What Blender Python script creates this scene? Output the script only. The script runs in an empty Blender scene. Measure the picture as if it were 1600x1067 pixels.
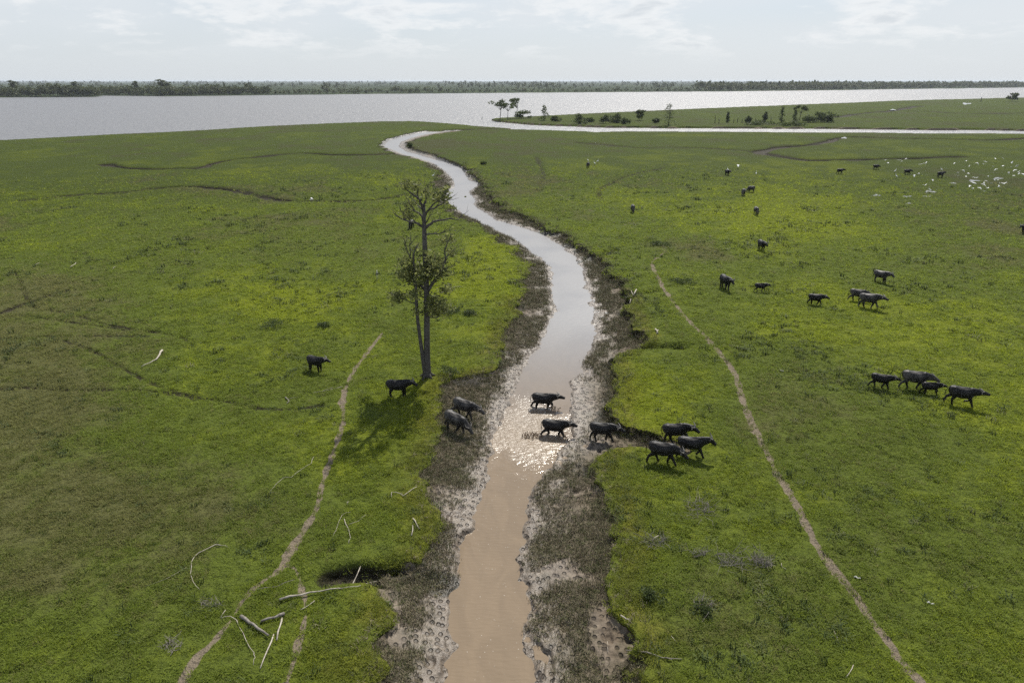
import bpy, bmesh, math, random
import numpy as np
from mathutils import Vector, Matrix, Quaternion

random.seed(7); np.random.seed(7)
SC = bpy.context.scene
COL = SC.collection
R = math.radians

# ------------------------------------------------------------------ camera
CAM_H = 23.0
F = 1600 * 24.0 / 36.0                      # focal length in pixels of a 1600 px wide frame
HORIZON = 126.5
PITCH = math.atan((533.5 - HORIZON) / F)
cam = bpy.data.cameras.new('camera'); cam.lens = 24.0; cam.sensor_width = 36.0
cam.clip_start = 0.5; cam.clip_end = 200000
camo = bpy.data.objects.new('camera', cam); COL.objects.link(camo)
camo.location = (0, 0, CAM_H); camo.rotation_euler = (math.pi / 2 - PITCH, 0, 0)
SC.camera = camo

# ------------------------------------------------------------------ sun and sky
SUN_AZ, SUN_EL = R(17.0), R(50.0)            # azimuth clockwise from +Y
sdir = Vector((math.sin(SUN_AZ) * math.cos(SUN_EL), math.cos(SUN_AZ) * math.cos(SUN_EL), math.sin(SUN_EL)))
sun = bpy.data.lights.new('sun', 'SUN'); sun.energy = 5.0; sun.angle = R(0.6); sun.color = (1.0, 0.95, 0.86)
suno = bpy.data.objects.new('sun', sun); COL.objects.link(suno)
suno.rotation_euler = sdir.to_track_quat('Z', 'Y').to_euler(); suno.location = (0, 0, 80)

SC.view_settings.view_transform = 'Standard'; SC.view_settings.look = 'None'
SC.view_settings.gamma = 1.0; SC.view_settings.exposure = 0.25
SC.view_settings.use_curve_mapping = False
SC.render.engine = 'CYCLES'
cy = SC.cycles
cy.max_bounces = 4; cy.diffuse_bounces = 2; cy.glossy_bounces = 2; cy.transmission_bounces = 2; cy.volume_bounces = 0; cy.transparent_max_bounces = 4
cy.sample_clamp_indirect = 6.0; cy.use_denoising = False; cy.use_adaptive_sampling = False

class NT:
    """small helper to write node trees"""
    def __init__(s, tree): s.t = tree; s.n = tree.nodes; s.l = tree.links
    def add(s, typ, **kw):
        nd = s.n.new(typ)
        for k, v in kw.items(): setattr(nd, k, v)
        return nd
    def put(s, sock, v):
        if isinstance(v, bpy.types.NodeSocket): s.l.new(v, sock)
        elif v is not None: sock.default_value = v
    def math(s, op, a, b=None, c=None, clamp=False):
        nd = s.add('ShaderNodeMath', operation=op, use_clamp=clamp)
        s.put(nd.inputs[0], a)
        if b is not None: s.put(nd.inputs[1], b)
        if c is not None: s.put(nd.inputs[2], c)
        return nd.outputs[0]
    def vmath(s, op, a, b=None):
        nd = s.add('ShaderNodeVectorMath', operation=op)
        s.put(nd.inputs[0], a)
        if b is not None:
            s.put(nd.inputs[3 if op == 'SCALE' else 1], b)
        return nd.outputs[0]
    def noise(s, vec, scale, detail=4, rough=0.55, dist=0.0):
        nd = s.add('ShaderNodeTexNoise'); s.put(nd.inputs['Vector'], vec)
        nd.inputs['Scale'].default_value = scale; nd.inputs['Detail'].default_value = detail
        nd.inputs['Roughness'].default_value = rough; nd.inputs['Distortion'].default_value = dist
        return nd.outputs['Fac']
    def ramp(s, fac, a, b, va=0.0, vb=1.0, smooth=True):
        nd = s.add('ShaderNodeMapRange'); nd.interpolation_type = 'SMOOTHSTEP' if smooth else 'LINEAR'
        s.put(nd.inputs[0], fac); nd.inputs[1].default_value = a; nd.inputs[2].default_value = b
        nd.inputs[3].default_value = va; nd.inputs[4].default_value = vb
        return nd.outputs[0]
    def mix(s, fac, a, b, blend='MIX'):
        nd = s.add('ShaderNodeMix', data_type='RGBA', blend_type=blend)
        s.put(nd.inputs[0], fac)
        for sock, v in ((nd.inputs[6], a), (nd.inputs[7], b)):
            if isinstance(v, tuple): v = (v[0], v[1], v[2], 1.0)
            s.put(sock, v)
        return nd.outputs[2]
    def attr(s, name, typ='GEOMETRY'):
        nd = s.add('ShaderNodeAttribute', attribute_name=name, attribute_type=typ)
        return nd.outputs['Fac']

world = bpy.data.worlds.new('World'); SC.world = world; world.use_nodes = True
w = NT(world.node_tree); w.n.clear()
sky = w.add('ShaderNodeTexSky', sky_type='NISHITA', sun_disc=False)
sky.sun_elevation = SUN_EL; sky.sun_rotation = SUN_AZ
sky.altitude = 0.0; sky.air_density = 1.0; sky.dust_density = 0.8; sky.ozone_density = 1.2
SKY_SEED = 6.4
tc = w.add('ShaderNodeTexCoord')
sep = w.add('ShaderNodeSeparateXYZ'); w.l.new(tc.outputs['Generated'], sep.inputs[0])
zz = w.math('ADD', w.math('MAXIMUM', sep.outputs[2], 0.0), 0.22)
cmb = w.add('ShaderNodeCombineXYZ')
w.l.new(w.math('DIVIDE', sep.outputs[0], zz), cmb.inputs[0])
w.l.new(w.math('DIVIDE', sep.outputs[1], zz), cmb.inputs[1]); cmb.inputs[2].default_value = SKY_SEED
n_big = w.noise(cmb.outputs[0], 0.55, 3, 0.5, 0.3)
n_mid = w.noise(cmb.outputs[0], 2.3, 7, 0.58, 0.2)
n_fin = w.noise(cmb.outputs[0], 8.0, 6, 0.62, 0.3)
hz = w.ramp(sep.outputs[2], 0.0, 0.30, 0.88, 0.20)                                       # haze thins out upwards
c0 = w.mix(hz, w.mix(1.0, sky.outputs[0], (0.92, 0.97, 1.10), 'MULTIPLY'), (6.95, 7.45, 7.9))
veil = w.math('MULTIPLY', w.ramp(n_big, 0.36, 0.62), w.math('MULTIPLY', w.ramp(sep.outputs[2], 0.0, 0.07, 0.25, 0.75), w.ramp(sep.outputs[2], 0.15, 0.6, 1.0, 0.25)))
c1 = w.mix(veil, c0, (7.6, 8.0, 8.35))
puff = w.math('MULTIPLY', w.ramp(w.math('ADD', n_mid, w.math('MULTIPLY', w.math('SUBTRACT', n_fin, .5), .35)), 0.47, 0.64), w.ramp(sep.outputs[2], 0.015, 0.06))
core = w.ramp(n_mid, 0.60, 0.72)                                                        # thick middles are greyer from below
puffc = w.mix(core, (9.3, 9.4, 9.45), (6.6, 7.0, 7.4))
c2 = w.mix(w.math('MULTIPLY', w.math('MULTIPLY', puff, 0.62), w.ramp(sep.outputs[2], 0.15, 0.6, 1.0, 0.35)), c1, puffc)
bg = w.add('ShaderNodeBackground'); w.l.new(c2, bg.inputs[0]); bg.inputs[1].default_value = 0.085
wo = w.add('ShaderNodeOutputWorld'); w.l.new(bg.outputs[0], wo.inputs[0])

# ------------------------------------------------------------------ map: photo pixel <-> ground
CP, SP = math.cos(PITCH), math.sin(PITCH)
def ray(px, py):
    a = (np.asarray(px, float) - 800) / F; b = (533.5 - np.asarray(py, float)) / F
    return a, CP + b * SP, -SP + b * CP
def ground(px, py, z=0.0):
    dx, dy, dz = ray(px, py); t = (z - CAM_H) / dz
    return dx * t, dy * t
def gp(px, py, z=0.0):
    x, y = ground(px, py, z); return float(x), float(y)
def project(X, Y, Z=0.0):
    d = Z - CAM_H
    zc = Y * CP - d * SP; yc = Y * SP + d * CP
    return 800 + F * X / zc, 533.5 - F * yc / zc
def on_plane(px, py, Yp):
    dx, dy, dz = ray(px, py); t = Yp / dy
    return Vector((float(dx * t), float(Yp), float(CAM_H + dz * t)))

# ------------------------------------------------------------------ numpy noise
def _h(ix, iy, seed):
    n = (ix.astype(np.int64) * 374761393 + iy.astype(np.int64) * 668265263 + seed * 144665) & 0xFFFFFFFF
    n = ((n ^ (n >> 13)) * 1274126177) & 0xFFFFFFFF
    n = n ^ (n >> 16)
    return (n & 0xFFFFFF).astype(np.float64) / 0xFFFFFF
def vn(x, y, seed=0):
    xi = np.floor(x); yi = np.floor(y); fx = x - xi; fy = y - yi
    u = fx * fx * (3 - 2 * fx); v = fy * fy * (3 - 2 * fy)
    a = _h(xi, yi, seed); b = _h(xi + 1, yi, seed); c = _h(xi, yi + 1, seed); d = _h(xi + 1, yi + 1, seed)
    return (a * (1 - u) + b * u) * (1 - v) + (c * (1 - u) + d * u) * v - 0.5
def fbm(x, y, wl, octv=4, seed=0, gain=0.5):
    s = 0; a = 1.0; k = 1.0 / wl
    for o in range(octv):
        s = s + a * vn(x * k + 17.3 * o, y * k - 9.1 * o, seed + o); a *= gain; k *= 2.03
    return s
def sst(a, b, x):
    t = np.clip((x - a) / (b - a), 0, 1); return t * t * (3 - 2 * t)

# ------------------------------------------------------------------ the lie of the land
WATER = -0.95
# creek edges, photo pixels (y, x): grass edge left, water left, water right, grass edge right
LBp = [(1200,588),(1067,600),(1000,604),(950,612),(915,606),(895,585),(880,655),(850,682),(820,690),(800,672),(760,664),(740,656),(720,664),(700,668),(685,680),(665,694),(640,688),(620,698),(602,700),(590,716),(575,768),(560,788),(540,792),(520,795),(500,800),(480,808),(460,815),(440,820),(420,824),(400,818),(390,808),(380,795),(370,781),(360,766),(350,751),(330,712),(318,695),(300,688),(292,680),(277,690),(267,688),(255,670),(246,645),(235,606),(229,593),(220,597),(214,616),(209,640),(206,660),(204.4,705)]
LWp = [(1200,692),(1067,698),(1000,705),(967,708),(935,706),(920,716),(867,725),(837,730),(800,742),(746,765),(709,776),(690,772),(670,774),(655,782),(640,792),(620,800),(600,810),(580,820),(560,829),(540,845),(532,850),(507,860),(482,869),(457,866),(432,865),(417,861),(404,845),(392,827),(382,815),(372,800),(360,775),(347,750),(336,725),(318,700),(299,699),(292,711),(277,706),(265,692),(255,677),(246,650),(242,632),(235,615),(229,600),(220,607),(215,625),(209,650),(206,668),(204.4,712)]
RWp = [(1200,823),(1067,819),(1000,822),(930,815),(867,810),(800,815),(752,837),(721,857),(700,878),(680,893),(660,888),(640,884),(620,885),(600,893),(580,903),(560,911),(540,917),(532,922),(507,924),(484,925),(472,920),(457,916),(442,912),(427,910),(412,905),(399,895),(384,875),(372,857),(362,832),(354,807),(352,800),(344,775),(334,760),(323,740),(312,743),(299,732),(287,751),(282,733),(267,723),(262,720),(255,701),(249,676),(241,650),(237,633),(229,623),(222,626),(216,641),(210,666),(205.5,702),(204.0,722)]
RBp = [(1200,992),(1067,984),(1000,975),(950,965),(900,960),(850,962),(800,957),(770,950),(750,944),(730,936),(715,941),(703,950),(697,968),(692,1022),(686,1038),(679,1028),(672,1010),(665,990),(657,971),(648,961),(638,954),(620,955),(600,957),(580,960),(560,957),(547,965),(541,990),(530,1008),(520,1001),(510,994),(500,985),(490,981),(480,983),(470,986),(462,990),(450,974),(440,964),(430,955),(420,950),(410,944),(400,930),(390,906),(380,896),(370,889),(365,880),(355,852),(345,839),(335,814),(325,790),(315,776),(300,765),(290,757),(280,748),(270,735),(262,728),(255,710),(245,690),(235,661),(229,637),(222,637),(216,652),(210,677),(205.5,712),(204.0,730)]
def edge_table(lst, z):
    a = np.array(lst, float); x, y = ground(a[:, 1], a[:, 0], z)
    o = np.argsort(y); return y[o], x[o]
T_LB, T_LW, T_RW, T_RB = edge_table(LBp, 0), edge_table(LWp, WATER), edge_table(RWp, WATER), edge_table(RBp, 0)
CREEK_END = float(ground(700, 203.6)[1])

# shores of the big river, photo pixels (x, y)
NEAR = [(-400,238),(0,219),(100,214.5),(200,209),(240,207),(320,203),(400,198.5),(500,193.5),(600,190),(640,189.6),(700,193),(740,196.5),(800,200),(860,202),(905,203.5),(930,206.6),(1000,205.2),(1200,206),(1400,207.4),(1600,209.4),(2000,213)]
SPIT_B = [(768,186),(775,188),(790,190),(830,193),(900,195.5),(960,197.5),(1050,197.8),(1200,198.5),(1320,199),(1450,200.5),(1600,202),(2000,206)]
SPIT_T = [(768,186),(775,184.5),(790,183.5),(860,180.3),(930,176.5),(1000,173.5),(1200,165.5),(1300,161.5),(1400,157.6),(1500,155),(1600,152.5),(2000,144)]
FARS = [(-400,153.5),(0,151.6),(150,150.8),(160,148.8),(260,149.8),(400,148.3),(560,146.6),(800,144.6),(1000,143.4),(1130,142.6),(1300,140.9),(1450,138.6),(1600,136.9),(2000,133.5)]
def tab(l): a = np.array(l, float); return a[:, 0], a[:, 1]
NEAR, SPIT_B, SPIT_T, FARS = tab(NEAR), tab(SPIT_B), tab(SPIT_T), tab(FARS)

# sunken drainage lines: points, width m, depth m, bare-mud amount
GULLY = [
 ([(640,243),(622,239.5),(590,241),(520,241.5),(480,238.5),(440,240.5),(400,245),(350,250),(330,255),(310,262),(280,262.5),(250,263.5),(200,262),(165,256)], 1.3, 0.75, 0.8),
 ([(640,303),(620,307),(590,312),(560,314),(520,314.5),(465,314),(430,311),(400,304),(380,300),(350,294),(310,291),(270,290.5),(230,295),(190,300),(140,302),(100,305),(40,312)], 0.85, 0.45, 0.7),
 ([(-60,505),(0,489),(40,475),(75,462),(120,449)], 0.45, 0.22, 0.6),
 ([(42,476),(70,484),(120,492),(150,503),(190,511),(260,521),(300,533)], 0.24, 0.11, 0.34),
 ([(10,492),(60,496),(105,503),(150,508),(200,516)], 0.24, 0.11, 0.34),
 ([(-40,532),(0,529),(60,525.5),(150,524),(230,526)], 0.24, 0.11, 0.34),
 ([(100,533),(150,548),(180,570),(240,600),(290,617),(350,625),(400,638),(440,640),(500,632)], 0.24, 0.11, 0.34),
 ([(0,606),(60,605),(100,609),(200,609),(260,613),(300,620)], 0.24, 0.11, 0.34),
 ([(20,420),(32,440),(40,462),(44,476)], 0.24, 0.11, 0.34),
 ([(1640,214),(1600,215.5),(1550,219),(1480,216.5),(1390,216),(1345,213),(1310,214),(1295,220),(1270,226),(1220,229),(1180,236),(1200,240.5),(1240,247),(1262,250),(1300,249),(1400,247.5),(1500,244.5)], 1.5, 0.8, 0.8),
 ([(905,222),(960,227),(1000,231),(1050,229.5),(1100,230),(1180,236)], 1.6, 0.35, 0.35),
 ([(1305,183),(1340,177.5),(1400,172.5),(1425,166.5),(1440,165.5)], 3.0, 0.9, 0.6),
 ([(1410,173),(1480,176),(1530,178),(1600,176.5),(1700,175)], 2.6, 0.8, 0.7),
 ([(700,202.6),(750,201.3),(800,200.8),(860,202.2),(925,204.4)], 2.4, 1.2, 0.8),
 ([(1020,689),(1040,692),(1062,699)], 0.5, 0.22, 1.0),
 ([(960,545),(990,540),(1030,539),(1065,541)], 0.4, 0.45, 0.4),
 ([(975,462),(995,458),(1020,457),(1030,453)], 0.4, 0.40, 0.4),
 ([(900,400),(945,398),(962,390)], 0.5, 0.4, 0.4),
 ([(690,893),(650,893),(600,892),(560,893),(515,899)], 0.5, 0.55, 0.75),
 ([(760,990),(680,930),(640,905)], 0.9, 0.3, 1.0),
 ([(990,1062),(978,1045),(992,1028)], 0.4, 0.35, 0.5),
 ([(730,470),(690,490),(680,480),(735,455),(775,425),(777,405)], 0.18, 0.05, 0.15),
 ([(1040,262),(985,272),(945,290),(935,300),(938,312)], 0.5, 0.18, 0.4),
 ([(838,245),(846,262),(850,280),(840,300)], 0.6, 0.15, 0.3),
]
PATHS = [
 ([(1028,402),(1018,409),(1021,420),(1030,436),(1036,450),(1050,470),(1075,500),(1100,522),(1114,537),(1130,555),(1145,575),(1153,592),(1157,612),(1166,640),(1180,672),(1192,695),(1205,717),(1214,740),(1228,760),(1245,787),(1255,810),(1268,835),(1285,865),(1310,895),(1335,925),(1355,955),(1375,985),(1400,1020),(1420,1045),(1442,1070),(1500,1150)], 0.19, 1.0),
 ([(1028,402),(1042,391),(1030,378),(1000,362),(960,345),(930,332),(900,320),(880,308),(868,300)], 0.12, 0.45),
 ([(598,520),(582,540),(566,560),(552,580),(543,600),(537,612),(534,630),(537,648),(535,665),(526,690),(519,710),(506,745),(498,780),(490,805),(470,835),(457,860),(447,880),(432,896)], 0.16, 0.95),
 ([(447,880),(466,892),(472,920),(478,950),(472,985),(463,1020),(455,1045),(444,1070),(430,1130)], 0.16, 0.85),
 ([(432,896),(402,915),(382,935),(366,960),(350,985),(326,1010),(300,1040),(284,1070),(250,1130)], 0.16, 0.85),
 ([(466,842),(452,862),(444,882)], 0.22, 0.6),
]
# patches where the sward itself differs: x, y, rx, ry in the photo, amount (>0 lush yellow green, <0 dry brown)
PATCH = [
 (60,520,190,60,-.9),(0,620,160,60,-.7),(80,720,230,110,-.75),(150,830,200,70,-.7),(40,900,120,60,-.6),(330,770,120,60,-.35),
 (60,445,120,40,-.6),(330,300,120,14,-.4),(430,470,130,60,.45),(500,470,150,50,.55),(320,560,110,45,.6),(560,700,110,70,.45),
 (740,440,80,60,.8),(770,400,45,30,.9),(640,330,90,40,.2),(1180,310,190,45,.95),(1000,260,160,20,.7),(1300,255,130,18,.7),(1420,500,240,60,.75),(1260,370,120,50,.6),
 (1550,620,140,60,.6),(1000,585,60,45,.75),(1040,640,90,40,.65),(900,218,100,6,-.3),(1000,214,120,5,.5),(1500,232,160,10,.5),
 (1250,610,110,60,-.5),(1340,690,170,70,-.45),(1300,860,150,70,-.35),(1180,640,60,50,-.55),(1120,930,110,90,-.6),(1150,1020,120,60,-.5),(1500,830,120,80,-.3),(1480,900,140,60,-.3),
 (1060,385,70,30,-.55),(1080,400,60,20,-.5),(1480,420,160,50,-.3),(1560,330,120,60,-.25),(1020,770,70,50,.4),(1200,830,60,50,.3),
 (700,225,70,8,-.4),(760,235,90,12,-.35),(830,300,80,26,-.35),(300,245,120,10,.3),(430,270,200,16,.5),(100,235,160,12,.2),(560,215,120,8,.35),
 (660,640,60,40,.45),(635,770,60,40,.2),(530,560,80,30,-.2),(700,780,50,40,-.5),(610,1000,60,60,-.25),(230,950,160,70,-.15),(380,860,70,40,.25),(1600,720,140,90,.3),
]
LINES = {}
def polyline_dist(X, Y, pts, margin):
    """indices of the points near a line and their distances to it"""
    if id(pts) not in LINES:
        P = np.array([gp(a, b) for a, b in pts]); Q = [P[0]]              # rounded corners
        for i in range(1, len(P) - 1):
            a, b, c = P[i - 1], P[i], P[i + 1]
            Q += [b * .75 + a * .25, b * .75 + (a + c) * .125, b * .75 + c * .25]
        Q.append(P[-1]); LINES[id(pts)] = np.array(Q)
    P = LINES[id(pts)]
    sel = np.nonzero((X > P[:, 0].min() - margin) & (X < P[:, 0].max() + margin) & (Y > P[:, 1].min() - margin) & (Y < P[:, 1].max() + margin))[0]
    if len(sel) == 0: return sel, np.zeros(0)
    x = X[sel]; y = Y[sel]; d = np.full(x.shape, 1e9)
    for i in range(len(P) - 1):
        a, b = P[i], P[i + 1]; v = b - a; L = v @ v + 1e-9
        t = np.clip(((x - a[0]) * v[0] + (y - a[1]) * v[1]) / L, 0, 1)
        d = np.minimum(d, np.hypot(x - a[0] - t * v[0], y - a[1] - t * v[1]))
    ok = d < margin
    return sel[ok], d[ok]

def terrain(X, Y, fine=True):
    """height and surface masks of the land at world X, Y (arrays)"""
    shp = np.shape(X); X = np.asarray(X, float).ravel(); Y = np.asarray(Y, float).ravel()
    px, py = project(X, np.maximum(Y, 5.0)); D = np.hypot(X, Y)
    z = 0.14 * fbm(X, Y, 9, 3, 11) * sst(600, 100, D) + 0.16 * fbm(X, Y, 38, 2, 5) * sst(900, 200, D)
    near = sst(140, 60, D)
    lump = fbm(X, Y, 0.85, 3, 21, 0.55)
    if fine: z = z + near * (0.12 * lump + 0.07 * np.maximum(0, fbm(X, Y, 1.7, 2, 77)))
    # creek
    inC = sst(CREEK_END + 6, CREEK_END - 4, Y)
    jl = (1.5 * fbm(X * .3, Y, 4.5, 4, 31, .6) + .5 * fbm(X, Y, 1.1, 3, 32)) * (1 + D / 200); jr = (1.0 * fbm(X * .3, Y, 3.4, 4, 41, .62) + .5 * fbm(X, Y, 1.2, 3, 42)) * (1 + D / 160)
    lb = np.interp(Y, *T_LB) + jl; rb = np.interp(Y, *T_RB) + jr
    lw = np.interp(Y, *T_LW) + 0.7 * fbm(X, Y, 2.2, 4, 51, .65); rw = np.interp(Y, *T_RW) + 0.7 * fbm(X, Y, 2.2, 4, 61, .65)
    lb = np.minimum(lb, lw - 0.25); rb = np.maximum(rb, rw + 0.25)
    step = 1.0 + D / 160
    tl = (X - lb) / (lw - lb); tr = (rb - X) / (rb - rw)
    mlip = 0.28 + 0.22 * fbm(X, Y, 4, 2, 71)
    cl = np.where(py > 735, 0.35, 0.74)
    cll = np.where(py < 235, 0.75, 0.30)
    bed = np.where((py > 615) & (py < 715), 0.30, 0.55)
    zl = np.where(tl < 1, -cll + (WATER + .13 + cll) * np.clip(tl, 0, 1) ** 0.8 - .16 * sst(.45, .0, lw - X), WATER - .03 - bed * np.clip((X - lw) / 1.6, 0, 1))
    zr = np.where(tr < 1, -cl + (WATER + .13 + cl) * np.clip(tr, 0, 1) ** 0.7 - .16 * sst(.45, .0, X - rw), WATER - .03 - bed * np.clip((rw - X) / 1.6, 0, 1))
    ml = sst(-0.30 * step, 0.10 * step, X - lb); mr = sst(0.05 * step, -0.17 * step, X - rb)
    mid = (lw + rw) / 2
    zc = np.where(X < mid, zl, zr); mC = np.where(X < mid, ml, mr) * inC
    mudl = 0.13 * fbm(X, Y, 1.3, 3, 81, .5) + 0.05 * (0.30 - np.abs(fbm(X, Y, 0.9, 1, 91)) * 2.0) - 0.15 * sst(.10, .30, vn(X / .40, Y / .52, 95)) * sst(-.25, .1, vn(X / 2.1, Y / 2.1, 96))
    zc = zc + np.where(zc > WATER + 0.02, mudl * sst(WATER, WATER + .14, zc) * sst(160, 70, D), 0)
    z = z * (1 - mC) + zc * mC
    mud = mC.copy()
    gul_shade = np.zeros_like(z)
    for pts, wd, dep, mm in GULLY:
        wd = wd * (1.6 if wd > .3 else 1.15); dep = dep * 1.4
        i, d = polyline_dist(X, Y, pts, wd * 3 + 1)
        if len(i) == 0: continue
        x = X[i]; y = Y[i]
        wob = 1 + 0.9 * fbm(x, y, wd * 3.2, 3, 101)
        g = np.exp(-(d / (wd * np.clip(wob, .35, 2))) ** 4)
        brk = 0.62 + 0.38 * sst(-.22, .05, fbm(x, y, wd * 7, 2, 111))
        z[i] = np.maximum(z[i] - dep * g * brk * (1 - mC[i] * .85), np.minimum(z[i], WATER + .10)); mud[i] = np.maximum(mud[i], g * mm * brk); gul_shade[i] = np.maximum(gul_shade[i], g * (mm if mm < .99 else .0) * (1.35 if wd < .35 else 1.0) * (.6 + .4 * brk))
    face = sst(.16 * step, .0, X - rb) * sst(-.75 * step, -.30 * step, X - rb) * sst(745, 725, py) * (.35 + .65 * sst(-.2, .05, fbm(X, Y, 5, 2, 191)))  # shade of the cut bank faces, put into the ground colour as dark bands
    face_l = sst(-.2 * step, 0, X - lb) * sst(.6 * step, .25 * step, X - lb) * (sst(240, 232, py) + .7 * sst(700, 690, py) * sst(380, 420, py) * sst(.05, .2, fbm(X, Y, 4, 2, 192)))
    gul_shade = np.maximum(gul_shade, np.maximum(face, face_l) * inC)
    path = np.zeros_like(z)
    for pts, wd, am in PATHS:
        i, d = polyline_dist(X, Y, pts, 1.6)
        if len(i) == 0: continue
        x = X[i]; y = Y[i]
        d2 = d + 0.22 * fbm(x, y, 0.8, 3, 121) + 0.1 * fbm(x, y, 3, 2, 131)
        g = sst(wd + 0.13, wd - 0.10, d2) * np.where(am < .99, (.55 + .45 * sst(-.35, .1, fbm(x, y, 1.3, 2, 141))), 1) * (am ** .5)
        z[i] = z[i] - 0.05 * g; path[i] = np.maximum(path[i], g)
    # sward
    lush = 0.55 * fbm(X, Y, 4.2, 4, 153, .6) + 0.40 * fbm(X, Y, 14, 4, 151) + 0.25 * fbm(X, Y * .6, 45, 3, 152)
    wx = px + 60 * fbm(X, Y, 12, 3, 161); wy = py + 26 * fbm(X, Y, 12, 3, 171) * np.clip((py - 126) / 350, .05, 1.2)
    for x0, y0, rx, ry, am in PATCH:
        lush = lush + (.75 if am > 0 else 1.0) * am * np.exp(-(((wx - x0) / rx) ** 2 + ((wy - y0) / ry) ** 2) ** 1.1)
    lush = lush - .55 * sst(.05, .30, fbm(X, Y * .55, 16, 4, 155, .6)) * sst(60, 140, D) - .35 * sst(.1, .3, fbm(X, Y * .5, 5, 3, 156)) * sst(90, 200, D)
    # yellowing rim along the banks
    rim = np.maximum(np.exp(-((X - lb + 1.0) / 1.3) ** 2), np.exp(-((X - rb - 0.9) / 1.0) ** 2)) * inC * (Y < 75)
    # big river
    e_n = ground(px, np.interp(px, *NEAR) + 1.6 * fbm(X, Y, 60, 4, 181))[1]
    e_sb = ground(px, np.interp(px, *SPIT_B) + 0.9 * fbm(X, Y, 22, 4, 182))[1]
    e_st = ground(px, np.interp(px, *SPIT_T) + 0.5 * fbm(X, Y, 80, 4, 183))[1]
    e_f = ground(px, np.minimum(np.interp(px, *FARS) + 0.5 * fbm(X, Y, 160, 4, 184), 160))[1]
    s_near = e_n - Y; s_spit = np.minimum(Y - e_sb, e_st - Y); s_spit = np.where(px < 766, -50, s_spit); s_far = Y - e_f
    s = np.maximum(np.maximum(s_near, s_spit), s_far)
    wide = np.where(s_far > -300, 14, 1.4)
    land = sst(-wide, wide * .35, s)
    z = -3.0 + (z + 3.0) * land
    shore = np.exp(-(np.maximum(s, 0) / np.where(s_far > -300, 16, 2.2)) ** 2) * (s < 400)
    mud = np.maximum(mud, np.where(s_far > -300, 1, .8) * np.clip(shore * 1.5 - .35, 0, 1) * (D > 220))
    far = (s_far > -40).astype(float)
    dist_w = np.maximum(np.where(X < mid, lw - X, X - rw), -5)   # metres from the creek water
    return z, dict(mud=np.clip(mud, 0, 1), path=path, gul_shade=gul_shade, lush=lush, rim=rim, far=far, creek=mC, dw=dist_w, bankd=np.maximum(lb - X, X - rb), s=s)
def H(x, y):
    z, _ = terrain(np.array([x]), np.array([y])); return float(z[0])
def at(px, py):
    """point on the land seen at a photo pixel (two steps allow for the height of the land)"""
    x, y = gp(px, py); z = H(x, y)
    for _ in range(3):
        x, y = gp(px, py, z); z = H(x, y)
    return Vector((x, y, z))


# ------------------------------------------------------------------ materials
def new_mat(name):
    m = bpy.data.materials.new(name); m.use_nodes = True; t = NT(m.node_tree); t.n.clear()
    out = t.add('ShaderNodeOutputMaterial'); return m, t, out
def principled(t, out, col, rough=0.8, spec=0.3, normal=None, **kw):
    p = t.add('ShaderNodeBsdfPrincipled')
    if isinstance(col, tuple): col = (col[0], col[1], col[2], 1)
    t.put(p.inputs['Base Color'], col); t.put(p.inputs['Roughness'], rough); t.put(p.inputs['Specular IOR Level'], spec)
    if normal is not None: t.put(p.inputs['Normal'], normal)
    for k, v in kw.items(): t.put(p.inputs[k], v)
    if out is not None: t.l.new(p.outputs[0], out.inputs[0])
    return p
def bump(t, h, strength, dist, normal=None):
    b = t.add('ShaderNodeBump'); t.put(b.inputs['Height'], h)
    b.inputs['Strength'].default_value = strength; b.inputs['Distance'].default_value = dist
    if normal is not None: t.l.new(normal, b.inputs['Normal'])
    return b.outputs[0]

G_DARK, G_MID, G_LUSH, G_DRY = (0.050, 0.072, 0.016), (0.196, 0.250, 0.040), (0.318, 0.372, 0.030), (0.215, 0.200, 0.085)

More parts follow.
